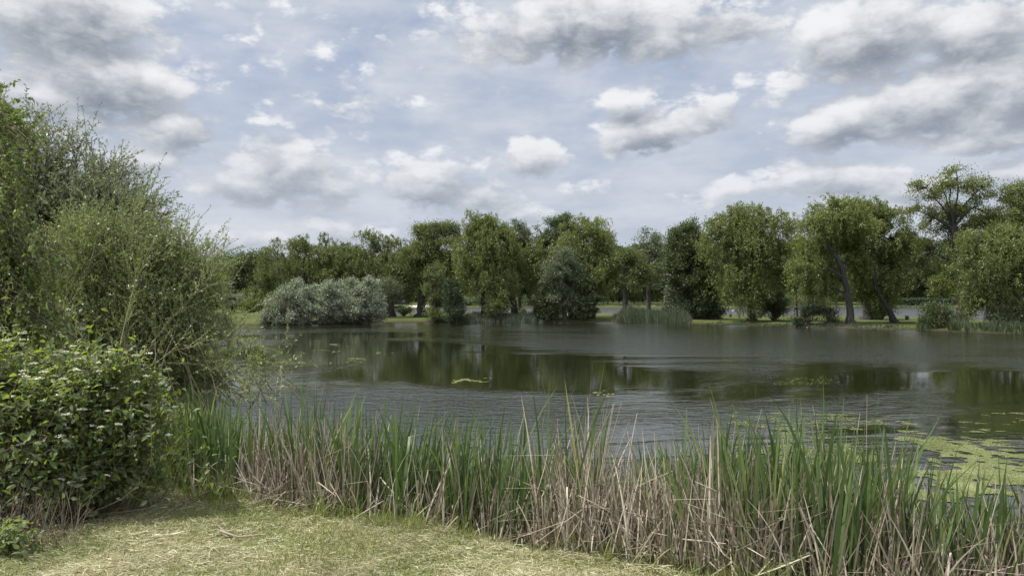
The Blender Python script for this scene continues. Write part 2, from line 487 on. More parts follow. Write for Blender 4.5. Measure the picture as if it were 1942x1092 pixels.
def ground_h(X, Y):
    X = np.asarray(X, float); Y = np.asarray(Y, float)
    s = np.maximum(sdf(POND, X, Y), sdf(LAKE, X, Y))
    s = s + (fbm(X * .45, Y * .45, 3, 5) - .5) * .5 * np.clip(Y / 30, 0.15, 1)
    near = np.clip((28 - Y) / 14, 0, 1)
    H = .29 + .63 * near
    wid = 1.9 * near + 1.5 * (1 - near)
    t = np.clip(-s / wid, 0, 1)
    land = H * (t * t * (3 - 2 * t) * .55 + t * .45)
    land = land + np.where(-s > 0, (fbm(X * .25, Y * .25, 3, 2) - .5) * .18 * t, 0) + near * t * (fbm(X * 1.6, Y * 1.6, 3, 9) - .5) * .09
    far = np.clip((Y - 152) / 45, 0, 1) * np.clip(-s / 3, 0, 1) * .45
    hill = np.clip((Y - 205) / 190, 0, 1); hill = hill * hill * (3 - 2 * hill)
    side = .72 + .38 * np.clip((X + 10) / 160, -.6, 1)
    land = land + far * .9 + hill * 19 * side
    return np.where(s > 0, -np.minimum(.9, s * .35), land)


def gh(x, y): return float(ground_h(np.array([x]), np.array([y]))[0])


def axis(*segs):
    out = []
    for a, b, st in segs:
        out.append(np.arange(a, b, st))
    out.append([segs[-1][1]])
    return np.concatenate(out)


gx = axis((-3000, -600, 300), (-600, -150, 20), (-150, -70, 4), (-70, -12, 1), (-12, 9, .15), (9, 75, 1), (75, 160, 3), (160, 600, 20), (600, 3000, 300))
gy = axis((-120, -4, 6), (-4, 2.5, .5), (2.5, 14, .13), (14, 50, 1), (50, 100, .6), (100, 140, 2), (140, 200, 1), (200, 480, 10), (480, 3300, 250))
GX, GY = np.meshgrid(gx, gy)
GZ = ground_h(GX, GY)
b = Buf()
nx = len(gx); ny = len(gy)
idx = np.arange(nx * ny).reshape(ny, nx)
quads = np.stack([idx[:-1, :-1], idx[:-1, 1:], idx[1:, 1:], idx[1:, :-1]], -1).reshape(-1, 4)
b.add(np.stack([GX, GY, GZ], -1), quads, .5)


def ground_material():
    m, N = new_mat('meadow')
    ge = N.n('ShaderNodeNewGeometry')
    P = ge.outputs['Position']
    s = N.n('ShaderNodeSeparateXYZ'); N.put(s.inputs[0], P)
    big = N.noise(P, .9, 5, .6); mid = N.noise(P, 9, 6, .65); fine = N.noise(P, 70, 4, .7)
    straw = ramp(N, fine, [(.10, .085, .04), (.25, .22, .12), (.40, .36, .21)], [.3, .5, .72])
    green = ramp(N, fine, [(.06, .08, .02), (.13, .16, .04), (.22, .24, .08)], [.3, .5, .72])
    near = N.mix(N.step(N.m('ADD', big, N.m('MULTIPLY', mid, .4)), .62, .82), straw, green)
    far = ramp(N, N.noise(P, .35, 6, .7), [(.045, .060, .016), (.070, .086, .022), (.105, .110, .038)], [.3, .5, .7])
    col = N.mix(N.step(s.outputs[1], 12, 25), near, far)
    mud = (.045, .036, .024)
    col = N.mix(N.step(N.m('ADD', s.outputs[2], N.m('MULTIPLY', N.m('SUBTRACT', mid, .5), .25)), .02, .20), mud, col)
    wood = ramp(N, N.noise(P, .12, 5, .6), [(.015, .025, .008), (.03, .045, .014)])
    col = N.mix(N.step(s.outputs[1], 205, 225), col, wood)
    p = N.n('ShaderNodeBsdfPrincipled'); N.put(p.inputs['Base Color'], col); p.inputs['Roughness'].default_value = .95
    p.inputs['Specular IOR Level'].default_value = .15
    bp = N.n('ShaderNodeBump'); bp.inputs['Strength'].default_value = .6; bp.inputs['Distance'].default_value = .03
    N.put(bp.inputs['Height'], N.m('ADD', fine, mid)); N.put(p.inputs['Normal'], bp.outputs[0])
    o = N.n('ShaderNodeOutputMaterial'); N.put(o.inputs[0], p.outputs[0])
    return m


tag(b.build('ground', ground_material(), smooth=True), kind='structure')


def water_material():
    m, N = new_mat('pond_water')
    ge = N.n('ShaderNodeNewGeometry'); P = ge.outputs['Position']
    s = N.n('ShaderNodeSeparateXYZ'); N.put(s.inputs[0], P)
    # breeze patches: where the surface is ruffled
    pn = N.noise(N.v('MULTIPLY', P, (.045, .075, 1)), 1.0, 5, .58, dist=.8)
    right = N.step(s.outputs[0], -14, 16)
    dist = N.step(s.outputs[1], 18, 52)
    bias = N.m('ADD', N.m('MULTIPLY', right, .10), N.m('MULTIPLY', dist, .09))
    def spot(x, y, rx, ry, w):
        ax = N.m('POWER', N.m('MULTIPLY_ADD', s.outputs[0], 1 / rx, -x / rx), 2.0)
        ay = N.m('POWER', N.m('MULTIPLY_ADD', s.outputs[1], 1 / ry, -y / ry), 2.0)
        return N.m('MULTIPLY', N.m('EXPONENT', N.m('MULTIPLY', N.m('ADD', ax, ay), -1.0)), w)
    # where the breeze reaches the pond: middle right and near left ruffled, the reach in the lee of the trees calm
    for q_ in [(15, 40, 13, 10, .20), (-4.5, 17.5, 5, 3.5, .22), (-5, 33, 9, 9, -.16), (2.5, 26, 3, 8, -.08), (15, 23.5, 4.5, 2.2, -.22), (5, 60, 12, 7, .10), (18, 52, 10, 6, .08), (-9, 50, 9, 5, -.12)]:
        bias = N.m('ADD', bias, spot(*q_))
    patch = N.step(N.m('ADD', pn, bias), .50, .76)
    patch = N.m('MAXIMUM', patch, N.step(s.outputs[1], 78, 84))
    # calm pools under the algae and near the reeds on the right
    r1 = N.noise(N.v('MULTIPLY', P, (2.4, 4.6, 1)), 1.0, 3, .55)
    r2 = N.noise(N.v('MULTIPLY', P, (7.0, 12.0, 1)), 1.0, 2, .5)
    r4 = N.noise(N.v('MULTIPLY', P, (16.0, 26.0, 1)), 1.0, 1, .5)
    r3 = N.noise(N.v('MULTIPLY', P, (.9, 2.0, 1)), 1.0, 2, .5)
    h = N.m('ADD', N.m('MULTIPLY', r1, .6), N.m('ADD', N.m('MULTIPLY', r2, .18), N.m('MULTIPLY', r3, .32)))
    far = N.step(s.outputs[1], 78, 84)
    amp = N.m('ADD', N.m('MULTIPLY_ADD', far, .26, .0032), N.m('MULTIPLY', patch, .12))
    h = N.m('ADD', h, N.m('MULTIPLY', r4, .05))
    h = N.m('MULTIPLY', h, amp)
    bp = N.n('ShaderNodeBump'); bp.inputs['Strength'].default_value = 1; bp.inputs['Distance'].default_value = 1.0
    N.put(bp.inputs['Height'], h)
    col = ramp(N, N.noise(N.v('MULTIPLY', P, (.05, .08, 1)), 1.0, 4, .6), [(.008, .010, .004), (.012, .014, .005), (.018, .020, .008)], [.3, .5, .7])
    p = N.n('ShaderNodeBsdfPrincipled')
    N.put(p.inputs['Base Color'], col)
    N.put(p.inputs['Roughness'], N.m('ADD', N.m('MULTIPLY_ADD', far, .2, .03), N.m('MULTIPLY', patch, .06)))
    p.inputs['IOR'].default_value = 1.8
    p.inputs['Specular IOR Level'].default_value = .5
    N.put(p.inputs['Normal'], bp.outputs[0])
    o = N.n('ShaderNodeOutputMaterial'); N.put(o.inputs[0], p.outputs[0])
    return m


b = Buf()
b.add([(-220, 2, 0), (320, 2, 0), (320, 190, 0), (-220, 190, 0)], [[0, 1, 2, 3]], .5)
tag(b.build('water', water_material()), kind='structure')

# ------------------------------------------------------------------ trees
def resample(pts, k):
    pts = np.array(pts, float)
    d = np.concatenate([[0], np.cumsum(np.linalg.norm(np.diff(pts[:, :3], axis=0), axis=1))])
    t = np.linspace(0, d[-1], k)
    return np.stack([np.interp(t, d, pts[:, i]) for i in range(pts.shape[1])], 1)


def lobes_world(lobes, D, r, lump=1.):
    out = []
    for lb in lobes:
        p, q, rx, ry = lb[:4]
        dd = lb[4] if len(lb) > 4 else float(r.uniform(-.15, .15)) * rx / F * D
        Dl = D + dd
        c = at(p, q, Dl)
        R0 = np.array([rx, min(rx, ry * 1.3) * .95, ry]) / F * Dl
        out.append((c, R0 * .93))
        if rx > 15 and lump > 0:      # knobs and hollows that break the roundness
            for i in range(4):
                u = nrm(r.normal(size=3) * np.array([1, .7, 1]) + np.array([0, -.1, .35]))
                out.append((c + u * R0 * r.uniform(.7, 1.05), R0 * r.uniform(.22, .42) * lump))
    return out


def tree(name, label, cat, D, trunk, lobes, style='broad', n=22000, leaf=(.21, .075), mat='willow', bark='bark', group=None,
         seed=1, strand=2.2, clump=.75, ncl=90, limbs=True, hem=None, twigr=.022, base_z=None, holes=.30, grow=1.):
    r = np.random.default_rng(seed)
    n = int(n * 1.55) if D < 110 else n
    bx = (trunk[0][0] - CX) / F * D
    bz = gh(bx, D) if base_z is None else base_z
    root = empty(name, (bx, D, bz))
    tag(root, label, cat, group)
    lobes = [(a_[0], a_[1], a_[2] * grow, a_[3] * grow) + tuple(a_[4:]) for a_ in lobes]
    L0 = lobes_world(lobes, D, np.random.default_rng(seed), 0); L = lobes_world(lobes, D, r)
    tp = [np.append(at(p, q, D + (e[0] if e else 0)), rad) for (p, q, rad, *e) in trunk]
    tp[0][2] = bz - .12
    tp = resample(tp, max(7, len(tp) * 3))
    tb = Buf()
    # root flare
    rr = tp[:, 3].copy(); rr[0] *= 1.7; rr[1] *= 1.15
    jit = r.normal(size=(len(tp), 3)) * rr[:, None] * .12; jit[:, 2] = 0
    tb.tubes([tp[:, :3] + jit], [rr], 9)
    nodes = [tp[i, :4] for i in range(len(tp) // 3, len(tp))]
    if limbs:
        for c, rad in L0:
            below = [q for q in tp if q[2] < c[2] - .1 * abs(c[2])] or [tp[-1]]
            d = [np.linalg.norm(q[:3] - c) for q in below]
            q = below[int(np.argmin(d))]
            k = 8; t = np.linspace(0, 1, k)[:, None]
            end = c + np.array([0, 0, rad[2] * .35])
            mid = (q[:3] + end) / 2 + np.array([0, 0, .10 * np.linalg.norm(end - q[:3])]) + r.normal(size=3) * .12 * np.linalg.norm(end - q[:3])
            pl = (1 - t) ** 2 * q[:3] + 2 * t * (1 - t) * mid + t * t * end
            pl += r.normal(size=pl.shape) * .05 * t
            ra = np.linspace(max(q[3] * .48, .05), .03, k)
            tb.tubes([pl], [ra], 6)
            nodes += [np.append(pl[i], ra[i]) for i in range(2, k)]
    nodes = np.array(nodes)
    vol = np.array([a[1][0] * a[1][2] for a in L]); w = vol / vol.sum()
    cnt = np.maximum(1, (w * ncl * 1.3).astype(int))
    C = []; O = []
    for (c, rad), k in zip(L, cnt):
        u = rdir(k, r)
        if style == 'willow': u[:, 2] = np.abs(u[:, 2]) * 1.0 - .25
        u = nrm(u)
        rho = r.uniform(.25, 1.0, size=k) ** .45
        rho = np.where(r.uniform(0, 1, k) < .10, r.uniform(1.05, 1.28, k), rho)
        C.append(c + u * rho[:, None] * rad * .92); O.append(u)
    C = np.concatenate(C); O = np.concatenate(O)
    # twigs to every clump
    dd = np.linalg.norm(C[:, None] - nodes[None, :, :3], axis=2)
    q = nodes[np.argmin(dd, axis=1)]
    t = np.linspace(0, 1, 5)[None, :, None]
    mid = (q[:, :3] + C) / 2 + r.normal(size=C.shape) * .12 * np.linalg.norm(C - q[:, :3], axis=1)[:, None]
    pl = (1 - t) ** 2 * q[:, None, :3] + 2 * t * (1 - t) * mid[:, None] + t * t * C[:, None]
    tb.tubes(pl, np.linspace(1, .35, 5)[None] * twigr * r.uniform(.7, 1.7, size=(len(C), 1)), 4)
    tb.build('trunk', M[bark], root, smooth=True)
    lb = Buf()
    crnd = r.uniform(0, 1, len(C))
    if style == 'willow':
        per = 26
        S = max(1, n // per)
        ci = r.integers(0, len(C), S)
        p0 = C[ci] + r.normal(size=(S, 3)) * clump * np.array([.5, .5, .35])
        out = O[ci].copy(); out[:, 2] = 0
        Ls = strand * r.uniform(.12, 1.0, S) ** 1.3 * (1 - .55 * np.clip(O[ci][:, 2], 0, 1))
        t = np.sort(r.uniform(0, 1, (S, per)), axis=1)
        pts = p0[:, None] + out[:, None] * (t ** .7)[:, :, None] * .30 * Ls[:, None, None]
        pts[:, :, 2] -= (t ** 1.35) * Ls[:, None]
        pts += r.normal(size=pts.shape) * .075
        pts = pts.reshape(-1, 3)
        A = np.array([0, 0, -.65]) + rdir(len(pts), r) * .8 + np.repeat(out, per, 0) * .2
        rn = np.clip(np.repeat(crnd[ci], per) * .5 + np.repeat(r.uniform(0, 1, S), per) * .2 + r.uniform(0, .3, len(pts)), 0, 1)
    else:
        ci = r.integers(0, len(C), n)
        size = r.uniform(.55, 1.25, len(C))
        off = r.normal(size=(n, 3)) * np.array([1, 1, .62])
        pts = C[ci] + off * (clump * .5 * size[ci])[:, None]
        A = nrm(off) * .5 + rdir(n, r) + np.array([0, 0, -.15 if style == 'broad' else .2])
        rn = np.clip(crnd[ci] * .55 + r.uniform(0, .45, n), 0, 1)
    hole = vnoise(pts[:, 0] * .95 + seed, pts[:, 2] * 1.1 + pts[:, 1] * .45, seed) * .7 + vnoise(pts[:, 0] * 2.3, pts[:, 2] * 2.3 + pts[:, 1] * .8, seed + 1) * .3
    kp = hole > holes + r.normal(size=len(pts)) * .04
    pts = pts[kp]; A = A[kp]; rn = rn[kp]
    zmin = ground_h(pts[:, 0], pts[:, 1])
    zmin = np.maximum(zmin, 0) + .06
    ok = pts[:, 2] > zmin
    if hem is not None:     # how low the foliage hangs, as (column, row) pairs measured on the photograph
        hx, hq = zip(*hem)
        col = pts[:, 0] / pts[:, 1] * F + CX
        zh = EYE + (HY - np.interp(col, hx, hq)) / F * pts[:, 1]
        ok &= pts[:, 2] > zh - .35 + (vnoise(col * .12, pts[:, 1] * 1.3, seed) - .5) * 2.6 + r.normal(size=len(pts)) * .2
    pts = pts[ok]; A = A[ok]; rn = rn[ok]
    k = len(pts)
    lb.leaves(pts, A, leaf[0] * r.uniform(.6, 1.25, k), leaf[1] * r.uniform(.7, 1.2, k), rn, r)
    lb.build('crown', M[mat], root)
    return root


def bush(name, label, cat, D, base, lobes, n=6000, leaf=(.16, .07), mat='silver', group=None, seed=1, clump=.45, ncl=60, stems=9, bark='twig_dark', sr=.03, up=.3):
    r = np.random.default_rng(seed)
    bx = (base[0] - CX) / F * D
    bz = max(gh(bx, D), -.1)
    root = empty(name, (bx, D, bz)); tag(root, label, cat, group)
    L = lobes_world(lobes, D, r)
    vol = np.array([a[1][0] * a[1][2] for a in L]); w = vol / vol.sum()
    C = []
    for (c, rad), k in zip(L, np.maximum(3, (w * ncl).astype(int))):
        rho = r.uniform(.1, 1, (k, 1)) ** .45
        rho = np.where(r.uniform(0, 1, (k, 1)) < .14, r.uniform(1.05, 1.3, (k, 1)), rho)
        C.append(c + rdir(k, r) * rho * rad * .93)
    C = np.concatenate(C)
    C[:, 2] = np.maximum(C[:, 2], bz + .15)
    sb = Buf()
    st = C[r.permutation(len(C))]
    b0 = np.array([bx, D, bz - .05]) + r.normal(size=(len(st), 3)) * np.array([.35, .25, 0]) * L[0][1][0] * .35
    t = np.linspace(0, 1, 6)[None, :, None]
    mid = b0 * .45 + st * .55 + np.array([0, 0, .2]) + r.normal(size=b0.shape) * .1
    pl = (1 - t) ** 2 * b0[:, None] + 2 * t * (1 - t) * mid[:, None] + t * t * st[:, None]
    sb.tubes(pl, np.linspace(1, .25, 6)[None] * sr * r.uniform(.5, 1.3, (len(st), 1)), 4)
    sb.build('stem', M[bark], root, smooth=True)
    ci = r.integers(0, len(C), n)
    off = r.normal(size=(n, 3)) * np.array([1, 1, .8])
    pts = C[ci] + off * clump * (.3 + .4 * r.uniform(0, 1, len(C)))[ci][:, None]
    hole = vnoise(pts[:, 0] * 1.6 + seed, pts[:, 2] * 1.8 + pts[:, 1] * .9, seed)
    off[hole < .24] *= 0; pts[hole < .24, 2] = -9
    crnd = r.uniform(0, 1, len(C))
    ok = pts[:, 2] > np.maximum(ground_h(pts[:, 0], pts[:, 1]), 0) + .03
    pts = pts[ok]; ci = ci[ok]; off = off[ok]; k = len(pts)
    A = nrm(off) * .5 + rdir(k, r) + np.array([0, 0, up])
    lb = Buf()
    lb.leaves(pts, A, leaf[0] * r.uniform(.6, 1.25, k), leaf[1] * r.uniform(.7, 1.2, k), np.clip(crnd[ci] * .5 + r.uniform(0, .5, k), 0, 1), r)
    lb.build('foliage', M[mat], root)
    return root


# ---- trees of the far bank, left to right
tree('willow_tree', 'broad domed tree rising behind the left end of the silvery bushes', 'tree', 84,
     [(582, 592, .38), (580, 545, .3), (574, 505, .26)],
     [(580, 492, 62, 42), (530, 505, 42, 35), (625, 500, 38, 34), (515, 550, 32, 36), (555, 470, 35, 20), (650, 535, 28, 32), (495, 545, 20, 30)],
     'willow', 30000, mat='olive', seed=11, holes=.17, grow=1.12, strand=1.6, ncl=130, hem=[(480, 590), (540, 585), (570, 520), (610, 530), (640, 580), (700, 590)])
tree('willow_tree', 'small round crown tucked between the domed tree and the long treeline', 'tree', 82,
     [(668, 592, .22), (667, 540, .18), (665, 505, .14)],
     [(662, 490, 27, 30), (680, 530, 28, 36), (645, 520, 20, 30)],
     'willow', 12000, mat='olive', seed=12, holes=.18, grow=1.15, strand=1.4, ncl=60)
tree('willow_tree', 'low spreading olive tree right behind the silvery bushes', 'tree', 80,
     [(745, 592, .28), (742, 550, .22), (735, 515, .16)],
     [(715, 490, 42, 38), (760, 490, 36, 36), (700, 535, 36, 34), (750, 535, 40, 30), (735, 462, 24, 14)],
     'willow', 24000, mat='olive', seed=13, holes=.18, grow=1.12, strand=1.4, ncl=110, hem=[(600, 590), (720, 575), (770, 575), (900, 590)])
tree('willow_tree', 'spiky topped willow with a thick dark trunk beside open lake water', 'tree', 78,
     [(799, 594, .52), (800, 570, .42), (803, 540, .36), (812, 500, .28)],
     [(800, 462, 34, 32), (842, 458, 34, 34), (780, 500, 38, 34), (830, 510, 42, 40), (815, 440, 18, 16), (852, 436, 18, 16), (870, 500, 24, 40), (790, 545, 26, 18)],
     'broad', 42000, mat='olive', seed=14, holes=.2, grow=1.12, strand=1.4, ncl=190, clump=.85, hem=[(700, 560), (780, 566), (810, 568), (900, 575)])
tree('willow_tree', 'tall pale willow with a straight slim trunk standing in the reeds', 'tree', 74,
     [(917, 602, .30), (916, 575, .20), (917, 540, .18), (918, 480, .14)],
     [(918, 448, 40, 36), (900, 480, 40, 38), (945, 475, 34, 38), (915, 425, 24, 18), (900, 520, 34, 38), (945, 530, 30, 40), (893, 412, 8, 9)],
     'willow', 46000, mat='willow', seed=15, holes=.22, grow=1.12, strand=2.2, ncl=150, hem=[(840, 560), (900, 572), (912, 566), (930, 590), (975, 588), (1000, 570)])
tree('alder_tree', 'thin dark crowned tree showing sky through its tip beside the pale willow', 'tree', 82,
     [(985, 592, .24), (983, 540, .2), (982, 470, .14)],
     [(972, 440, 24, 22), (992, 452, 20, 24), (978, 480, 24, 26)],
     'broad', 8500, mat='alder', seed=16, ncl=60, clump=.7)
tree('willow_tree', 'willow with a bent forked trunk and light bark behind the reeds', 'tree', 77,
     [(976, 598, .42), (974, 578, .34), (968, 562, .28), (958, 548, .22), (950, 520, .15)],
     [(975, 505, 34, 34), (1000, 520, 26, 40), (960, 530, 30, 30), (1005, 480, 20, 22)],
     'willow', 19000, mat='willow', bark='bark', seed=17, holes=.24, grow=1.12, strand=1.8, ncl=90, hem=[(930, 555), (970, 548), (985, 552), (1000, 575), (1030, 580)])
tree('alder_tree', 'dark tree with a ragged top at the left of the twin crowns', 'tree', 80,
     [(1050, 598, .34), (1048, 540, .28), (1050, 470, .2)],
     [(1055, 438, 34, 30), (1040, 465, 26, 34), (1075, 422, 22, 16), (1050, 510, 34, 40), (1040, 555, 30, 30)],
     'broad', 26000, mat='alder', seed=18, ncl=130, clump=.8)
tree('willow_tree', 'yellow green willow at the right of the twin crowns with a visible dark limb', 'tree', 76,
     [(1122, 600, .34), (1120, 560, .3), (1112, 500, .25), (1105, 460, .18)],
     [(1105, 445, 42, 34), (1140, 445, 24, 26), (1085, 480, 34, 34), (1128, 492, 38, 40), (1120, 535, 38, 44), (1145, 530, 24, 40)],
     'willow', 36000, mat='willow_b', seed=19, holes=.24, grow=1.06, strand=2.2, ncl=150, hem=[(1040, 600), (1130, 580), (1150, 560), (1170, 545)])
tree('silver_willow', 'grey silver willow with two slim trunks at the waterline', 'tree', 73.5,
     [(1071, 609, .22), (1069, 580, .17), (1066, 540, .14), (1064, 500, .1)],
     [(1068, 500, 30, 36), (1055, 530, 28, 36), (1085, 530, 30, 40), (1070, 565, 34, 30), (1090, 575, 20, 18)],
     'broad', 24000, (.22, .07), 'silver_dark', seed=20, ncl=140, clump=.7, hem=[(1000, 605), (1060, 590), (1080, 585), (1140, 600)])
tree('alder_tree', 'dense dark bushy tree with a bright flecked side at the waterline', 'tree', 73.5,
     [(1112, 609, .2), (1111, 570, .16), (1108, 540, .12)],
     [(1110, 545, 22, 30), (1112, 580, 26, 26), (1098, 595, 18, 10)],
     'broad', 13000, (.24, .10), 'alder', seed=21, ncl=70, clump=.55)
tree('alder_tree', 'slender tree with a bare dark trunk standing behind the tall reed bed', 'tree', 74,
     [(1187, 600, .36), (1186, 575, .30), (1184, 540, .22), (1186, 505, .15), (1192, 485, .1)],
     [(1196, 488, 26, 18), (1210, 512, 26, 20), (1178, 498, 16, 16), (1205, 535, 24, 16)],
     'broad', 11000, (.22, .08), 'olive', seed=22, ncl=60, clump=.8, hem=[(1150, 530), (1230, 548)])
tree('poplar_tree', 'pale round topped tree peeping over the wooded skyline', 'tree', 100,
     [(1230, 590, .3), (1230, 520, .25), (1230, 470, .18)],
     [(1232, 458, 26, 22), (1218, 480, 22, 22), (1245, 485, 24, 26), (1235, 515, 32, 26)],
     'broad', 15000, (.3, .12), 'silver_dark', seed=23, ncl=80, clump=.95)
tree('alder_tree', 'big dark alder reaching from the skyline down to the bank', 'tree', 72,
     [(1312, 608, .36), (1314, 560, .3), (1310, 500, .24), (1305, 455, .18)],
     [(1300, 446, 34, 28), (1285, 475, 30, 36), (1325, 480, 38, 42), (1300, 515, 44, 40), (1335, 540, 36, 44), (1305, 570, 34, 34), (1350, 585, 26, 24), (1272, 520, 20, 26)],
     'broad', 46000, (.22, .09), 'alder', seed=24, ncl=230, clump=.75)
tree('willow_tree', 'wide weeping willow hanging like a curtain next to the dark alder', 'tree', 67,
     [(1425, 609, .36), (1424, 580, .28), (1422, 540, .25), (1418, 490, .22)],
     [(1385, 420, 42, 30), (1430, 408, 42, 26), (1470, 425, 38, 30), (1365, 455, 34, 34), (1415, 455, 50, 40), (1470, 470, 44, 46), (1400, 510, 50, 50), (1455, 520, 48, 50), (1500, 500, 24, 40), (1425, 560, 22, 40)],
     'willow', 58000, mat='willow', seed=25, strand=2.6, ncl=240, hem=[(1320, 560), (1370, 570), (1395, 590), (1408, 603), (1445, 603), (1455, 560), (1490, 555), (1540, 545)])
tree('willow_tree', 'leaning willow whose dark trunk stands at the water beside the staked sapling', 'tree', 60.5,
     [(1614, 618, .34), (1612, 585, .27), (1606, 545, .24), (1597, 508, .22), (1582, 480, .16), (1566, 458, .10)],
     [(1578, 402, 44, 28), (1542, 428, 30, 28, -.5), (1615, 412, 34, 28), (1550, 465, 34, 36, 1.8), (1600, 455, 44, 40, 2.4), (1530, 510, 28, 50, .5), (1575, 530, 34, 38, 2.4), (1555, 545, 24, 34, 1.5), (1620, 500, 24, 40, 2.4)],
     'willow', 44000, mat='willow_b', seed=26, strand=2.2, ncl=200, hem=[(1490, 555), (1560, 565), (1590, 548), (1600, 500), (1622, 545), (1650, 560)])
tree('willow_tree', 'willow with a curved leaning trunk on the mown strip left of the bin', 'tree', 62.5,
     [(1697, 614, .30), (1690, 596, .24), (1678, 578, .20), (1662, 545, .18), (1655, 510, .16), (1650, 470, .12)],
     [(1650, 402, 44, 24), (1690, 418, 34, 30), (1640, 440, 40, 36, 1), (1690, 465, 38, 44, .5), (1655, 490, 42, 50, 2.2), (1702, 515, 26, 48), (1640, 545, 36, 34, 2.4), (1708, 455, 20, 34), (1690, 560, 24, 20, 2), (1620, 390, 18, 12)],
     'willow', 46000, mat='willow', seed=27, strand=2.3, ncl=220, hem=[(1600, 560), (1650, 572), (1670, 560), (1690, 580), (1735, 550)])
tree('willow_tree', 'thick trunk with its crown hidden behind the two leaning willows', 'tree', 71,
     [(1643, 602, .42), (1646, 575, .33), (1648, 540, .28)],
     [(1640, 520, 34, 28), (1660, 545, 26, 22)],
     'willow', 9000, mat='olive', seed=28, strand=1.5, ncl=50, hem=[(1600, 560), (1700, 566)])
tree('crack_willow', 'tallest tree with an open airy crown and dark branches near the right edge', 'tree', 61,
     [(1824, 613, .42), (1825, 575, .38), (1822, 520, .34), (1812, 460, .28), (1805, 420, .2)],
     [(1755, 362, 34, 22), (1815, 342, 36, 20), (1790, 365, 24, 20), (1862, 362, 32, 26), (1735, 398, 16, 12), (1800, 400, 40, 16), (1850, 400, 20, 16), (1815, 330, 22, 14), (1790, 440, 48, 32, 1.5), (1845, 445, 50, 40, 1.5), (1815, 415, 44, 26, 1.5), (1875, 430, 36, 34, 1.5), (1765, 420, 26, 22, 1), (1765, 490, 36, 40, 2), (1835, 505, 40, 34, 2), (1795, 535, 36, 24, 2)],
     'open', 36000, (.19, .07), 'willow', seed=29, ncl=420, clump=.66, twigr=.032, hem=[(1740, 540), (1880, 560)], holes=.33)
tree('crack_willow', 'tall dense tree cut off by the right edge behind the weeping willow', 'tree', 60,
     [(1962, 615, .4), (1960, 560, .35), (1950, 470, .28), (1945, 420, .2)],
     [(1930, 370, 38, 26), (1965, 380, 44, 34), (1920, 400, 34, 30), (1990, 430, 50, 50), (1940, 440, 44, 40)],
     'open', 20000, (.19, .07), 'willow', seed=30, ncl=180, clump=.65, twigr=.03)
tree('willow_tree', 'bright weeping willow trailing into the pond at the right edge', 'tree', 55.5,
     [(1939, 630, .24), (1936, 600, .2), (1928, 560, .2), (1915, 510, .2)],
     [(1880, 470, 44, 34), (1930, 460, 50, 36), (1860, 510, 34, 40), (1905, 525, 50, 44), (1960, 510, 50, 60), (1870, 570, 32, 40), (1905, 585, 30, 30), (1845, 450, 20, 20)],
     'willow', 50000, (.19, .065), mat='willow', seed=31, strand=2.6, ncl=200, hem=[(1820, 590), (1845, 640), (1870, 645), (1912, 642), (1925, 590), (1960, 620), (2050, 640)], holes=.35)

# ---- bushes of the far bank
SB = 'silvery bushes on the far bank'
bush('silver_bush', 'leftmost rounded pale bush of the silvery bank group', 'bush', 66.5, (545, 612),
     [(552, 574, 46, 36), (532, 596, 38, 17), (580, 588, 40, 26), (508, 603, 18, 10), (565, 552, 26, 18)], 34000, (.20, .066), 'silver', SB, 41, .4, 260)
bush('silver_bush', 'middle silvery bush with a dark hollow at its foot', 'bush', 67.5, (628, 612),
     [(622, 570, 44, 32), (608, 594, 42, 20), (655, 588, 40, 26)], 32000, (.20, .066), 'silver', SB, 42, .4, 230)
bush('silver_bush', 'tallest silvery green bush ending at the grassy bank', 'bush', 69, (692, 610),
     [(690, 566, 38, 36), (668, 585, 36, 28), (714, 585, 24, 28), (662, 552, 24, 20), (700, 542, 18, 14)], 34000, (.20, .066), 'silver', SB, 43, .4, 240)
bush('silver_bush', 'thin grey shrub leaning above the lake behind the tallest silvery bush', 'bush', 76, (735, 598),
     [(735, 548, 26, 20), (750, 560, 18, 16), (722, 560, 14, 20)], 7500, (.18, .06), 'silver_dark', SB, 44, .6, 80)
bush('bush', 'small leafy bush alone on the grass in front of the left lake water', 'bush', 84, (765, 597),
     [(762, 587, 12, 8), (774, 588, 10, 6)], 1500, (.2, .08), 'alder', None, 45, .4, 30)
bush('willow_bush', 'pale drooping young willow at the waterline left of a black conifer shape', 'bush', 72.5, (822, 608),
     [(822, 580, 17, 26), (830, 594, 16, 12), (814, 548, 14, 24), (836, 560, 14, 30), (826, 520, 16, 20)], 12000, (.20, .06), 'olive', None, 46, .5, 90, up=-.6)
bush('conifer_bush', 'narrow almost black shrub touching the water beside the drooping willow', 'bush', 71.5, (860, 609),
     [(860, 572, 16, 32), (862, 594, 22, 14), (856, 545, 10, 18)], 13000, (.18, .06), 'dark', None, 47, .4, 110)
bush('bush', 'green bush under the pale willow at the edge of the reeds', 'bush', 72.5, (945, 606),
     [(942, 582, 26, 14), (950, 568, 18, 16), (935, 595, 14, 10)], 7000, (.2, .08), 'olive', None, 48, .5, 60)
bush('bush', 'tiny dark bush with lake behind it right of the forked trunk', 'bush', 80, (992, 599),
     [(991, 592, 6, 5), (985, 594, 5, 4)], 500, (.2, .08), 'olive', None, 49, .3, 12)
bush('bush', 'layered dark green bush left of the silver willow trunks', 'bush', 73.5, (1040, 608),
     [(1032, 580, 20, 20), (1030, 555, 14, 20), (1045, 596, 22, 12), (1022, 590, 12, 8)], 11000, (.2, .08), 'alder', None, 50, .45, 90)
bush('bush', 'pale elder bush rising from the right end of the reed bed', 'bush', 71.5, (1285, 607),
     [(1285, 580, 18, 20), (1272, 592, 16, 14), (1296, 592, 14, 14), (1268, 556, 10, 14)], 8500, (.2, .09), 'silver_dark', None, 51, .45, 80)
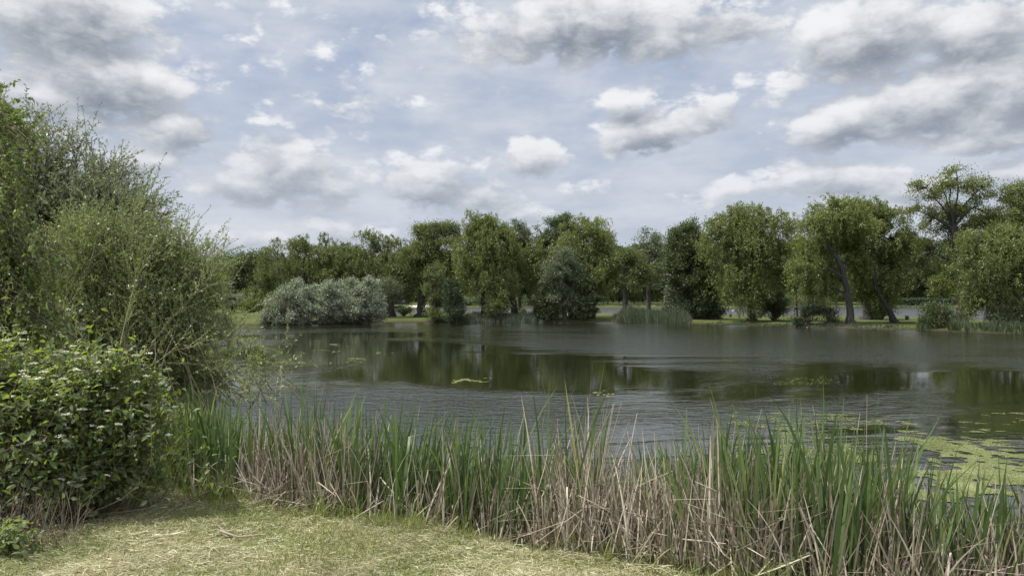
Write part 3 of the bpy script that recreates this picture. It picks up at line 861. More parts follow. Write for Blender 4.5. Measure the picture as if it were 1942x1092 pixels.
bush('bush', 'dark undergrowth bush at the foot of the big alder', 'bush', 71, (1335, 608),
     [(1325, 590, 24, 18), (1352, 592, 18, 14)], 8000, (.2, .08), 'dark', None, 52, .45, 70)
bush('bush', 'see-through green bush right of the curtain willow trunk', 'bush', 69, (1470, 604),
     [(1468, 572, 22, 24), (1478, 590, 20, 12), (1458, 590, 16, 12)], 8000, (.18, .07), 'alder', None, 53, .5, 80)
bush('bush', 'low dark bush on the bank just right of the staked sapling', 'bush', 62, (1530, 616),
     [(1530, 600, 20, 14), (1540, 592, 12, 12), (1515, 608, 14, 8), (1505, 612, 12, 6)], 6000, (.18, .06), 'dark', None, 54, .4, 60, up=.8)
bush('bush', 'ragged hanging sprouts on the bank left of the leaning dark trunk', 'bush', 61.5, (1576, 618),
     [(1573, 592, 12, 12), (1580, 606, 8, 12), (1562, 588, 8, 8)], 2600, (.18, .06), 'alder', None, 55, .5, 30)
bush('bush', 'small round bush between the thick trunk and the curved trunk', 'bush', 71, (1672, 602),
     [(1668, 590, 16, 13), (1678, 582, 14, 14), (1660, 598, 12, 5)], 5000, (.18, .07), 'olive', None, 56, .45, 50)
bush('bush', 'spreading dark green bush at the water under the yellowish sapling', 'bush', 56.5, (1780, 626),
     [(1776, 600, 24, 22), (1790, 606, 20, 18), (1762, 612, 20, 12), (1770, 585, 12, 10)], 12000, (.16, .06), 'alder', None, 57, .45, 120, up=.7)
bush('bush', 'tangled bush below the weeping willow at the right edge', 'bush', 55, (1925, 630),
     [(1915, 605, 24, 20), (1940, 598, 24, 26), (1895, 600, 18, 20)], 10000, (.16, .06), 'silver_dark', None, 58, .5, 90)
bush('hawthorn_bush', 'whitish blossoming hawthorn at the far edge of the left field', 'bush', 100, (440, 588),
     [(440, 574, 22, 12), (452, 570, 14, 12)], 9000, (.18, .09), 'silver', None, 59, .5, 80)
bush('bush', 'yellow green low bush beside the whitish hawthorn across the field', 'bush', 99, (478, 589),
     [(475, 580, 24, 9), (492, 574, 16, 13), (508, 578, 16, 12)], 9000, (.2, .09), 'willow_b', None, 60, .6, 80)
tree('maple_tree', 'dark green tree behind the hawthorn on the left field', 'tree', 118,
     [(470, 585, .4), (470, 540, .3), (470, 520, .2)],
     [(440, 505, 28, 22), (470, 515, 40, 32), (500, 510, 30, 28), (490, 550, 36, 30), (445, 550, 30, 28), (462, 495, 22, 14)],
     'broad', 26000, (.36, .16), 'alder', seed=61, ncl=140, clump=1.2)
tree('maple_tree', 'yellowish tree bulging over the left field behind the willow shrub', 'tree', 95,
     [(385, 588, .4), (385, 545, .3), (382, 520, .2)],
     [(370, 510, 34, 34), (400, 530, 28, 34), (395, 565, 30, 22), (355, 550, 40, 40), (340, 505, 30, 30)],
     'broad', 22000, (.3, .13), 'willow_b', seed=62, ncl=120, clump=1.0)
for i, (p, q, lab) in enumerate([(425, 500, 'pine topped dark tree at the far left of the field skyline'), (455, 497, 'dark round tree second along the field skyline'),
                                 (497, 498, 'dark tree nearest the domed willow on the field skyline')]):
    tree('field_tree', lab, 'tree', 150, [(p, 580, .4), (p, 530, .3), (p, 510, .2)],
         [(p, q + 4, 24, 18), (p - 10, q + 30, 26, 26), (p + 12, q + 30, 26, 26), (p, q + 55, 30, 30)],
         'broad', 14000, (.45, .2), 'dark', seed=70 + i, ncl=80, clump=1.6, group='dark trees beyond the left field')

# ---- saplings with stakes
sap = tree('sapling', 'thin staked sapling with pale trunk on the mown strip', 'tree', 69,
           [(1511, 604, .06), (1511, 575, .05), (1509, 545, .04), (1510, 520, .03)],
           [(1510, 520, 12, 16), (1512, 505, 9, 12)], 'open', 700, (.18, .07), 'olive', 'bark_light', seed=80, ncl=26, clump=.5, twigr=.02)
tree('sapling', 'yellowish vase shaped sapling with bare pale branches above the dark bush', 'tree', 58.5,
     [(1783, 618, .07), (1783, 590, .06), (1783, 572, .055), (1782, 562, .04)],
     [(1775, 545, 12, 18), (1790, 545, 12, 18), (1782, 530, 14, 12)], 'open', 2600, (.16, .06), 'willow_b', 'bark_light', seed=81, ncl=70, clump=.4, twigr=.022)


def tree_guard(label, p, D, w, h, seed):
    x = (p - CX) / F * D; z = gh(x, D)
    root = empty('tree_guard', (x, D, z)); tag(root, label, 'tree stake', 'stakes round the saplings')
    for sx in (-1, 1):
        bb = Buf(); bb.tubes([[(x + sx * w / 2, D - .1, z - .2), (x + sx * w / 2, D - .1, z + h * .5), (x + sx * w / 2 * .9, D - .1, z + h)]], [[.045, .045, .042]], 8)
        bb.tubes([[(x + sx * w / 2 * .9, D - .1, z + h), (x + sx * w / 2 * .9, D - .1, z + h + .01)]], [[.042, .001]], 8)
        bb.build('post', M['stake'], root)
    bb = Buf(); bb.box((x, D - .1, z + h * .86), (w + .12, .035, .16)); bb.build('crossbar', M['strap'], root)


tree_guard('pair of brown stakes with a dark crossbar round the thin sapling', 1509.5, 68.8, .28, 1.25, 1)
tree_guard('pair of pale stakes poking above the spreading dark bush', 1783.5, 58.2, .4, 1.75, 2)


def litter_bin(label, p, D, w, h):
    x = (p - CX) / F * D; z = gh(x, D)
    root = empty('litter_bin', (x, D, z)); tag(root, label, 'bin', 'litter bins on the mown strip')
    bb = Buf()
    bb.tubes([[(x, D, z - .02), (x, D, z + .02), (x, D, z + h * .9), (x, D, z + h * .9), (x, D, z + h * .3)]], [[w * .36, w * .38, w * .47, w * .43, w * .3]], 16)
    bb.tubes([[(x, D, z + h * .3), (x, D, z + h * .3 + .001)]], [[w * .3, .001]], 16)
    bb.build('body', M['bin'], root)
    bb = Buf(); bb.tubes([[(x, D, z + h * .88), (x, D, z + h * .88), (x, D, z + h), (x, D, z + h), (x, D, z + h * .88)]], [[w * .44, w * .52, w * .53, w * .47, w * .44]], 16)
    bb.build('rim', M['bin'], root)


litter_bin('black litter bin on the mown strip right of the big dark alder', 1385, 79, .36, .44)
litter_bin('dark litter bin on the mown strip right of the curved trunk', 1720, 70.5, .40, .42)


def water_bird(name, label, p, q, D, L, swim, flip=1, group=None):
    x = (p - CX) / F * D; z = 0.0 if swim else gh(x, D)
    root = empty(name, (x, D, z)); tag(root, label, 'bird', group)
    zb = z + (L * .12 if swim else L * .42)
    def P(a, h): return (x + flip * a * L, D, zb + h * L)
    bb = Buf()
    bb.tubes([[P(-.55, .14), P(-.42, .10), P(-.2, .04), P(.05, .02), P(.25, .04), P(.36, .12), P(.40, .26), P(.41, .38), P(.45, .46), P(.53, .46), P(.56, .45)]],
             [[.004, .05 * L, .17 * L, .2 * L, .16 * L, .08 * L, .05 * L, .045 * L, .065 * L, .05 * L, .004]], 12)
    body = bb.build('body', M['white'], root, smooth=True)
    bb = Buf(); bb.tubes([[P(.55, .455), P(.60, .445), P(.66, .43)]], [[.028 * L, .022 * L, .004]], 8); bb.build('beak', M['beak'], root)
    for s_ in (-1, 1):
        bb = Buf(); bb.tubes([[(x - flip * .45 * L, D + s_ * .12 * L, zb + .12 * L), (x - flip * .2 * L, D + s_ * .17 * L, zb + .09 * L), (x + flip * .12 * L, D + s_ * .17 * L, zb + .07 * L), (x + flip * .22 * L, D + s_ * .12 * L, zb + .06 * L)]],
                             [[.004, .07 * L, .08 * L, .01]], 8)
        bb.build('wing', M['white'], root, smooth=True)
    if not swim:
        for s_ in (-1, 1):
            bb = Buf(); bb.tubes([[(x, D + s_ * .07 * L, zb - .12 * L), (x + flip * .03 * L, D + s_ * .07 * L, zb - .28 * L), (x, D + s_ * .07 * L, z), (x + flip * .09 * L, D + s_ * .07 * L, z + .005)]],
                                 [[.03 * L, .02 * L, .018 * L, .02 * L]], 6)
            bb.build('leg', M['beak'], root)


water_bird('water_bird', 'small white bird floating on the far lake above the left bin', 1389, 590, 119, .42, True)
water_bird('goose', 'white goose on the far lawn, the left one of the two', 1141.5, 570, 168, .62, False, -1, 'white geese on the far lawn')
water_bird('goose', 'white goose on the far lawn close to the dark slender trunk', 1177, 571, 168, .62, False, 1, 'white geese on the far lawn')

# ---- lakeside building, jetty, sand
def far_building():
    D = 170.0
    x0, x1 = (690 - CX) / F * D, (748 - CX) / F * D
    z = gh((x0 + x1) / 2, D)
    root = empty('lakeside_building', ((x0 + x1) / 2, D, z)); tag(root, 'pavilion with a dark red roof and white arch across the lake', 'building')
    bb = Buf(); xa = (721 - CX) / F * D
    bb.box(((x0 + x1) / 2, D + 3, z + 1.0), (x1 - x0, 6, 2.4)); bb.build('wall', M['slate'], root)
    bb = Buf()
    w = (x1 - x0) / 2 + .6; cx = (x0 + x1) / 2; zt = z + 2.2
    bb.add([(cx - w, D - .6, zt), (cx + w, D - .6, zt), (cx + w, D + 6.6, zt), (cx - w, D + 6.6, zt), (cx - w + 1.5, D + 3, zt + 1.7), (cx + w - 1.5, D + 3, zt + 1.7)],
           [[0, 1, 5, 4], [2, 3, 4, 5], [0, 3, 2, 1], [1, 2, 5, 5], [3, 0, 4, 4]][:3], .5)
    bb.add([(cx + w, D - .6, zt), (cx + w, D + 6.6, zt), (cx + w - 1.5, D + 3, zt + 1.7), (cx + w - .75, D + 1.2, zt + .85)], [[0, 1, 2, 3]], .5)
    bb.add([(cx - w, D + 6.6, zt), (cx - w, D - .6, zt), (cx - w + .75, D + 1.2, zt + .85), (cx - w + 1.5, D + 3, zt + 1.7)], [[0, 1, 2, 3]], .5)
    bb.build('roof', M['roof'], root)
    bb = Buf(); a = np.linspace(0, np.pi, 12)
    ax = (726 - CX) / F * D
    pl = [(ax - .75, D - .15, z - .1)] + [(ax - .75 * math.cos(t), D - .15, z + .95 + .45 * math.sin(t)) for t in a] + [(ax + .75, D - .15, z - .1)]
    bb.tubes([pl], [[.13] * len(pl)], 6); bb.build('arch', M['render'], root)
    bb = Buf(); bb.box((ax, D - .02, z + .6), (1.35, .06, 1.4)); bb.build('window', M['glass'], root)


far_building()


def boat_shed():
    D = 168.0
    x0, x1 = (750 - CX) / F * D, (772 - CX) / F * D
    z = gh((x0 + x1) / 2, D)
    root = empty('shed', ((x0 + x1) / 2, D, z)); tag(root, 'low blue grey shed beside the red roofed pavilion', 'shed')
    bb = Buf(); bb.box(((x0 + x1) / 2, D + 2, z + .75), (x1 - x0, 4, 1.7)); bb.build('wall', M['slate'], root)
    bb = Buf(); bb.box(((x0 + x1) / 2, D + 2, z + 1.68), (x1 - x0 + .5, 4.6, .14)); bb.build('roof', M['slate'], root)
    bb = Buf(); bb.box(((x0 + x1) / 2 + .5, D - .03, z + .75), (.6, .05, .5)); bb.build('window', M['render'], root)


boat_shed()
jx = (748 - CX) / F * 148
jr = empty('jetty', (jx, 148, 0)); tag(jr, 'low grey jetty at the far shore in front of the pavilion', 'jetty')
bb = Buf(); bb.box((jx, 149, .42), (2.6, 5, .1)); bb.build('deck', M['jetty'], jr)
for sx in (-1.1, 1.1):
    for sy in (-2, 0, 2):
        bb = Buf(); bb.tubes([[(jx + sx, 149 + sy, -.8), (jx + sx, 149 + sy, .365)]], [[.08, .08]], 8); bb.build('post', M['stake'], jr)
# sandy landing on the far shore
sm_ = solid_mat('sand', [(.36, .33, .26), (.50, .47, .38)], .9, 2, .2)
bb = Buf()
xs = np.linspace((768 - CX) / F * 152, (812 - CX) / F * 152, 14); ys = np.linspace(151, 162, 14)
SX, SY = np.meshgrid(xs, ys); SZ = ground_h(SX, SY)
mask_shift = (SX - xs[0]) * .0
ii = np.arange(14 * 14).reshape(14, 14)
qq = np.stack([ii[:-1, :-1], ii[:-1, 1:], ii[1:, 1:], ii[1:, :-1]], -1).reshape(-1, 4)
bb.add(np.stack([SX + (SY - 151) * .15, SY, np.maximum(SZ, 0.01) + .03], -1), qq, .5)
tag(bb.build('path', sm_), kind='structure')

# ---- trees along the far lake shore: four shapes, copied
def far_tree(seed, w, h, th, mat, n=5200):
    r = np.random.default_rng(seed)
    root = empty('shore_tree', (0, 0, 0))
    tb = Buf(); tb.tubes([[(0, 0, -.3), (.03, 0, th * .5), (.1, 0, th), (0, 0, h * .6)]], [[.30, .22, .2, .1]], 7)
    C = rdir(46, r) * (r.uniform(.1, 1, (46, 1)) ** .33) * np.array([w / 2, w / 2, (h - th) / 2]) + np.array([0, 0, (h + th) / 2])
    t = np.linspace(0, 1, 4)[None, :, None]; st = np.array([0, 0, th]) + np.zeros_like(C); st[:, 2] = np.minimum(C[:, 2] * .8, h * .6)
    tb.tubes(st[:, None] * (1 - t) + C[:, None] * t, np.linspace(.07, .02, 4)[None] * np.ones((46, 1)), 4)
    tb.build('trunk', M['bark'], root)
    ci = r.integers(0, 46, n); off = r.normal(size=(n, 3)) * np.array([1, 1, .6])
    pts = C[ci] + off * w * .09
    lb = Buf(); lb.leaves(pts, rdir(n, r) + nrm(off) * .4, .50 * r.uniform(.6, 1.2, n), .24 * r.uniform(.7, 1.2, n), np.clip(r.uniform(0, 1, 46)[ci] * .6 + r.uniform(0, .4, n), 0, 1), r)
    lb.build('crown', M[mat], root)
    return root


protos = [far_tree(101, 8.5, 9.5, .9, 'wood_far'), far_tree(102, 9.5, 10.5, 1.0, 'alder'), far_tree(103, 7.5, 9.0, .9, 'olive'), far_tree(104, 10.0, 11.5, 1.1, 'wood_far')]
used = set()


def copy_tree(o):
    c = o.copy(); scene.collection.objects.link(c)
    for ch in list(o.children):
        d = ch.copy(); scene.collection.objects.link(d); d.parent = c
    return c


r = np.random.default_rng(55)
spots = []
for p in np.arange(800, 2060, 27):
    spots.append((p + r.uniform(-8, 8), r.uniform(166, 176)))
for p in np.arange(560, 2100, 30):
    spots.append((p + r.uniform(-15, 15), r.uniform(190, 204)))
for i, (p, D) in enumerate(spots):
    k = int(r.integers(0, 4))
    if k not in used:
        o = protos[k]; used.add(k)
    else:
        o = copy_tree(protos[k])
    x = (p - CX) / F * D
    o.location = (x, D, gh(x, D)); o.rotation_euler = (0, 0, float(r.uniform(0, 6.28)))
    s_ = float(r.uniform(.85, 1.15)); o.scale = (s_, s_, s_)
    tag(o, 'leafy tree in the row along the far lake shore' if D < 180 else 'tree in the back row beyond the far lawn', 'tree',
        'trees along the far lake shore' if D < 180 else 'trees beyond the far lawn')
for k in range(4):
    if k not in used:
        for ch in list(protos[k].children): bpy.data.objects.remove(ch)
        bpy.data.objects.remove(protos[k])

def shore_bush(seed, w, h, mat):
    r = np.random.default_rng(seed)
    root = empty('shore_bush', (0, 0, 0))
    n = 1700
    C = rdir(14, r) * (r.uniform(.1, 1, (14, 1)) ** .4) * np.array([w / 2, w / 2, h / 2]) + np.array([0, 0, h / 2])
    pts = C[r.integers(0, 14, n)] + r.normal(size=(n, 3)) * w * .10
    pts[:, 2] = np.abs(pts[:, 2])
    sb = Buf(); t = np.linspace(0, 1, 4)[None, :, None]
    sb.tubes(C[:, None] * t + np.array([0, 0, -.1]) * (1 - t), np.linspace(.05, .02, 4)[None] * np.ones((14, 1)), 4); sb.build('stem', M['twig_dark'], root)
    lb = Buf(); lb.leaves(pts, rdir(n, r), .34 * r.uniform(.6, 1.2, n), .18, r.uniform(0, 1, n), r); lb.build('foliage', M[mat], root)
    return root


bp_ = [shore_bush(151, 4.5, 2.0, 'olive'), shore_bush(152, 3.6, 1.6, 'silver_dark'), shore_bush(153, 5.0, 2.6, 'alder')]
bu = set()
r = np.random.default_rng(56)
for p in list(np.arange(826, 1125, 17)) + list(np.arange(1300, 1560, 19)):
    k = int(r.integers(0, 3))
    o = bp_[k] if k not in bu else copy_tree(bp_[k]); bu.add(k)
    D = r.uniform(154, 158); x = (p + r.uniform(-6, 6) - CX) / F * D
    o.location = (x, D, gh(x, D) - .05); o.rotation_euler = (0, 0, float(r.uniform(0, 6.28)))
    tag(o, 'low bush at the waterline of the far lake shore', 'bush', 'bushes along the far lake shore')
hb = Buf(); n = 26000
p = r.uniform(1685, 1990, n); D = r.uniform(156, 158.5, n)
x = (p - CX) / F * D; z = ground_h(x, D) + r.uniform(0, 1, n) ** .7 * (1.35 + .25 * vnoise(x * .5, D))
hb.leaves(np.stack([x, D, z], -1), rdir(n, r), .3, .16, r.uniform(0, .8, n), r)
hr = empty('hedge', ((1820 - CX) / F * 157, 157, .4)); tag(hr, 'long dark clipped hedge on the far lake shore at the right', 'hedge')
hb.build('foliage', M['dark'], hr)
hs = Buf(); p = np.arange(1690, 1990, 9.); x = (p - CX) / F * 157
hs.tubes(np.stack([np.stack([x, x * 0 + 157, ground_h(x, x * 0 + 157) - .1], -1), np.stack([x, x * 0 + 157, ground_h(x, x * 0 + 157) + 1], -1)], 1), np.ones((len(x), 2)) * .04, 4)
hs.build('stem', M['twig_dark'], hr)

# ---- the wooded hill
r = np.random.default_rng(77)
lb = Buf()
nt = 620
TX = r.uniform(-150, 330, nt); TY = r.uniform(212, 470, nt)
TZ = ground_h(TX, TY)
for j in range(nt):
    n = 1100
    h = r.uniform(8, 13); w = r.uniform(6, 9.5)
    C = rdir(16, r) * (r.uniform(.2, 1, (16, 1)) ** .4) * np.array([w / 2, w / 2, h * .42]) + np.array([TX[j], TY[j], TZ[j] + h * .55])
    ci = r.integers(0, 16, n)
    pts = C[ci] + r.normal(size=(n, 3)) * w * .11
    lb.leaves(pts, rdir(n, r), 1.0 * r.uniform(.5, 1.2, n), .5, np.clip(r.uniform(0, .7) + r.uniform(0, .35, n), 0, 1), r)
n = 90000
x = r.uniform(-140, 320, n); y = 206 + r.uniform(0, 6, n)
z = ground_h(x, y) + r.uniform(0, 1, n) ** .8 * (2.5 + 3 * fbm(x * .15, y * .15, 3, 5))
lb.leaves(np.stack([x, y, z], -1), rdir(n, r), .8 * r.uniform(.5, 1.2, n), .4, r.uniform(0, .5, n), r)
tag(lb.build('forest', M['wood_far']), 'mixed green wood covering the hill beyond the lake', 'wood', kind='stuff')


# ------------------------------------------------------------------ reeds
def reed_paths(X, Y, Z, H, r, k=7, lean=.18, kink=0.0, curve=.25):
    n = len(X)
    a = r.uniform(0, 2 * np.pi, n)
    lx = np.cos(a) * r.uniform(0, lean, n) + .04; ly = np.sin(a) * r.uniform(0, lean, n)
    d = np.stack([lx, ly, np.ones(n)], -1)
    P = np.zeros((n, k, 3)); P[:, 0] = np.stack([X, Y, Z], -1)
    cv = np.stack([np.cos(a), np.sin(a), -np.ones(n) * .15], -1) * (r.uniform(0, 1, n) ** 2 * curve)[:, None]
    kk = np.where(r.uniform(0, 1, n) < kink, r.integers(2, k - 1, n), 99)
    b2 = r.uniform(0, 2 * np.pi, n)
    nd = nrm(np.stack([np.cos(b2), np.sin(b2), r.uniform(-.9, .35, n)], -1))
    for i in range(1, k):
        d = nrm(d + cv * (i / k))
        d = np.where((kk == i)[:, None], nd, d)
        P[:, i] = P[:, i - 1] + d * (H / (k - 1))[:, None]
    return P, a


def reed_bed(name, label, fans, per, fx, fy, hgt, wid, mat, seed, kink=0., lean=.18, curve=.25, spread=.03, dens=None, prof=None, rbias=0., stalk=False, ground=None, mingate=-.5):
    r = np.random.default_rng(seed)
    X = fx(r, fans); Y = fy(r, X)
    if dens is not None:
        keep = r.uniform(0, 1, len(X)) < dens(X, Y); X = X[keep]; Y = Y[keep]
    X = np.repeat(X, per) + r.normal(size=len(X) * per) * spread; Y = np.repeat(Y, per) + r.normal(size=len(Y) * per) * spread
    Z = np.maximum(ground_h(X, Y), -.35) - .03
    H = hgt(r, X, Y)
    P, a = reed_paths(X, Y, Z, H, r, kink=kink, lean=lean, curve=curve)
    k = P.shape[1]
    tt = np.linspace(0, 1, k)
    pf = np.interp(tt, [0, .15, .6, .85, 1], prof or [.75, 1, .9, .55, .04])
    W = wid * r.uniform(.6, 1.25, len(X))[:, None] * pf[None]
    b2 = r.uniform(-1.0, 1.0, len(X)) * 1.3
    S = np.stack([np.cos(b2), np.sin(b2), np.zeros(len(X))], -1)
    rn = np.clip(r.beta(1.6, 1.8, len(X)) + rbias, 0, 1)
    bf = Buf()
    if stalk: bf.tubes(P, W * .5, 3, rn)
    else: bf.blades(P, S, W, rn)
    return bf


near_fx = lambda r, n: np.where(r.uniform(0, 1, n) < .2, r.uniform(-4.8, 7.5, n), r.uniform(-3.4, 4.6, n))
band = lambda lo, hi: (lambda r, X: yf(X) + r.uniform(lo, hi, len(X)) + (fbm(X * 1.5, X * 0 + 3, 3, 8) - .5) * .5)


def hg(lo, hi, extra=.0):
    def f(r, X, Y):
        back = np.clip((Y - yf(X)) / 2.6, 0, 1)
        patch = .76 + .46 * fbm(X * .8 + 5, Y * .6, 3, 4)
        gap = 1 + .16 * np.exp(-((X - .7) / .7) ** 2) - .24 * np.exp(-((X - .86) / .26) ** 2) + .05 * np.exp(-((X - 1.7) / .8) ** 2) - .24 * np.clip((X / np.maximum(Y, 1) - .47) / .08, 0, 1)
        left = 1 - .08 * np.clip((-X - .5) / 2, 0, 1)
        return r.uniform(lo, hi, len(X)) * patch * gap * left * (1 - .05 * back + extra * back) * (r.uniform(0, 1, len(X)) ** .12)
    return f


def gdens(X, Y):
    g = fbm(X * 1.3 + 2, Y * 1.1, 3, 21)
    d = np.clip((g - .26) * 3.0, .12, 1)
    d = d * (1 - .6 * np.exp(-((X - .86) / .26) ** 2)) * np.where((Y - yf(X) < .9) & (X > -2.6) & (X < 1.3), .42, 1)
    return d


def ddens(X, Y):
    g = fbm(X * 1.1 + 9, Y * .9 + 4, 3, 31)
    return np.clip((g - .30) * 4.2, .14, 1) * np.where(X < -2.9, .25, 1) * np.where(X > 1.6, .72, 1)


bf = reed_bed('reeds', '', 3100, 7, near_fx, band(-.05, 2.9), hg(.80, 1.38), .021, 'reed', 201, kink=.09, lean=.20, curve=.22, dens=gdens)
tag(bf.build('reeds', M['reed']), 'green cattail blades crowding the near bank and standing in the pond', 'reeds', kind='stuff')
bf = reed_bed('dry', '', 13000, 1, near_fx, band(-.05, 2.6), hg(.50, 1.18), .013, 'dead', 202, kink=.36, lean=.30, curve=.14, dens=ddens, prof=[1, 1, .8, .5, .15])
bf2 = reed_bed('dry', '', 6500, 1, near_fx, band(-.05, 2.6), hg(.6, 1.25), .010, 'dead', 203, kink=.45, lean=.35, curve=.1, dens=ddens, prof=[1, .9, .7, .6, .4], stalk=True)
bf3 = reed_bed('dry', '', 14000, 1, near_fx, band(-.12, 1.9), lambda r, X, Y: r.uniform(.2, .65, len(X)), .013, 'dead', 204, kink=.6, lean=1.1, curve=.4, dens=ddens, prof=[1, 1, .8, .5, .15], rbias=-.08)
bf4 = reed_bed('dry', '', 9000, 1, near_fx, band(-.12, .7), hg(.35, .95), .012, 'dead', 208, kink=.35, lean=.45, curve=.2, dens=ddens, prof=[1, 1, .8, .5, .15], rbias=.08)
for o_ in (bf2, bf3, bf4):
    for V, Q, R_ in zip(o_.V, o_.Q, o_.R): bf.add(V, Q, R_)
tag(bf.build('dry_reeds', M['dead']), 'dead grey brown cattail stalks and broken leaves among the green reeds', 'dead reeds', kind='stuff')
# fine low grass growing at the foot of the reeds, taller at the left under the dogwood
bf = reed_bed('foot', '', 2600, 6, lambda r, n: r.uniform(-4.8, 4.6, n), band(-.35, .5), lambda r, X, Y: r.uniform(.10, .32, len(X)) * (1 + 1.3 * np.clip((-X - 2.3), 0, 1)), .006, 'grassy', 205, lean=.7, curve=.7, spread=.02,
              dens=lambda X, Y: np.clip((fbm(X * 2, Y * 2, 3, 77) - .32) * 3, 0, 1))
tag(bf.build('sedge', M['grassy']), 'tufts of yellow green grass at the foot of the reeds', 'grass', kind='stuff')
# far reed beds
def far_bed(name, label, cols, q0, n, h0, h1, seed, depth=2.5, mat='reed_far'):
    def fx(r, k): return r.uniform(cols[0], cols[1], k)
    r = np.random.default_rng(seed)
    p = r.uniform(cols[0], cols[1], n)
    e = np.minimum(p - cols[0], cols[1] - p) / (cols[1] - cols[0])
    kp = r.uniform(0, 1, n) < np.clip(e * 5 + .12, 0, 1) * np.clip(vnoise(p * .16, p * 0 + 2, seed) * 2.2 - .1, .12, 1)
    p = p[kp]; n = len(p)
    D = EYE * F / (np.interp(p, cols, q0) - HY) + r.uniform(-.8, depth, n) * (.4 + .9 * vnoise(p * .09, p * 0, seed + 2))
    X = (p - CX) / F * D
    Z = np.maximum(ground_h(X, D), -.2)
    H = r.uniform(h0, h1, n) * (.7 + .5 * fbm(X * .5, D * .5, 3, seed)) * np.clip(np.minimum(p - cols[0], cols[1] - p) / 36 + .4, .4, 1) * (.62 + .6 * fbm(p * .09, D * .4, 3, seed + 5))
    P, a = reed_paths(X, D, Z, H, r, k=4, lean=.2, curve=.3)
    W = .05 * np.interp(np.linspace(0, 1, 4), [0, .6, 1], [.8, 1, .1])[None] * r.uniform(.6, 1.3, n)[:, None]
    bf = Buf(); bf.blades(P, np.tile(np.array([1., 0, 0]), (n, 1)), W, np.clip(r.beta(1.3, 2.2, n), 0, 1))
    tag(bf.build('reeds', M[mat]), label, 'reeds', kind='stuff')


far_bed('reeds', 'tall grey green reed bed across the pond around the bare trunk', (1162, 1312), (611, 614), 7000, .75, 1.6, 301)
far_bed('reeds', 'reed bed across the pond around the pale willow trunk', (868, 1030), (610.5, 610.5), 4600, .4, .85, 302)
far_bed('reeds', 'reeds beside the thick trunk near the right edge', (1795, 1845), (627, 630.5), 700, .8, 1.2, 303)
far_bed('reeds', 'sparse reeds left of the spreading dark bush', (1738, 1768), (625.5, 626.5), 260, .6, 1.0, 304)
far_bed('reeds', 'dry reeds at the pond edge below the left field', (402, 440), (615.5, 616), 700, .7, 1.3, 305)
far_bed('reeds', 'low growth along the near edge of the long grassy bank', (1320, 1740), (614.5, 625.5), 3000, .08, .24, 306, 1.0)
far_bed('reeds', 'overhanging grass at the waterline under the weeping willow', (1835, 2040), (629, 635), 1600, .3, .8, 308, 1.5)
far_bed('reeds', 'rough grass fringe along the far lake shore', (800, 1942), (583.3, 583.8), 5200, .5, 1.1, 307, 3.0)

# ------------------------------------------------------------------ lawn: clippings and green tufts
r = np.random.default_rng(401)
n = 210000
Y = 3.2 + (r.uniform(0, 1, n) ** .9) * 5.2
X = r.uniform(-1, 1, n) * (Y * .76 + .5)
ok = Y < yf(X) + .25
X, Y = X[ok], Y[ok]; n = len(X)
heap = fbm(X * 3.2, Y * 3.2, 4, 51)
Z = ground_h(X, Y) + .004 + np.clip(heap - .42, 0, 1) * .16 * r.uniform(0, 1, n)
flow = fbm(X * 1.1, Y * 1.1, 2, 52) * 2 * np.pi * 2
a = flow + r.normal(size=n) * 1.5
A = np.stack([np.cos(a), np.sin(a), r.normal(size=n) * .16], -1)
Ls = r.uniform(.02, .095, n)
B2 = A + np.stack([r.normal(size=n), r.normal(size=n), r.normal(size=n) * .3 - .1], -1) * .35
P = np.stack([X, Y, Z], -1)
path = np.stack([P, P + A * (Ls / 2)[:, None], P + A * (Ls / 2)[:, None] + nrm(B2) * (Ls / 2)[:, None]], 1)
path[:, 2, 2] = np.maximum(path[:, 2, 2], P[:, 2] - .01)
W = np.stack([.7 * np.ones(n), np.ones(n), .25 * np.ones(n)], 1) * r.uniform(.0022, .0048, n)[:, None]
S = nrm(np.stack([-np.sin(a), np.cos(a), r.normal(size=n) * .5], -1))
grn = np.clip((fbm(X * 1.2 + 3, Y * 1.2, 3, 60) - .45) * 2, -.3, .5)
bf = Buf(); bf.blades(path, S, W, np.clip(r.beta(1.8, 1.8, n) - grn * .5, 0, 1))
tag(bf.build('cut_grass', M['straw']), 'dry pale clippings lying on the mown bank', 'cut grass', kind='stuff')

n = 190000
Y = 3.2 + (r.uniform(0, 1, n) ** .9) * 5.4
X = r.uniform(-1, 1, n) * (Y * .76 + .5)
g = fbm(X * .9 + 3, Y * 1.3, 3, 60)
g2 = fbm(X * 5, Y * 5, 2, 61)
pr = np.clip((g - .47) * 4 + (g2 - .5) * 1.2, .13, 1)
pr = np.maximum(pr, np.clip((X - .1) / 1.2, 0, .9) * np.clip(g2 + .3, 0, 1))
pr = np.maximum(pr, np.clip((Y - yf(X) + .55) * 2, 0, .8))
pr = np.maximum(pr, .95 * np.exp(-(((X + 2.45) / .42) ** 2 + ((Y - 5.85) / .28) ** 2)))
ok = (Y < yf(X) + .3) & (r.uniform(0, 1, n) < pr)
X, Y = X[ok], Y[ok]; n = len(X)
Z = ground_h(X, Y) - .005
H = r.uniform(.025, .085, n) * (.8 + .8 * np.clip((Y - yf(X) + .8), 0, 1))
P, a = reed_paths(X, Y, Z, H, r, k=4, lean=.8, curve=.6)
W = np.interp(np.linspace(0, 1, 4), [0, .6, 1], [.9, 1, .1])[None] * r.uniform(.0025, .005, n)[:, None]
b2 = r.uniform(-1.4, 1.4, n)
bf = Buf(); bf.blades(P, np.stack([np.cos(b2), np.sin(b2), np.zeros(n)], -1), W, np.clip(r.uniform(0, 1, n), 0, 1))
tag(bf.build('grass', M['grassy']), 'short yellow green grass growing through the clippings', 'grass', kind='stuff')


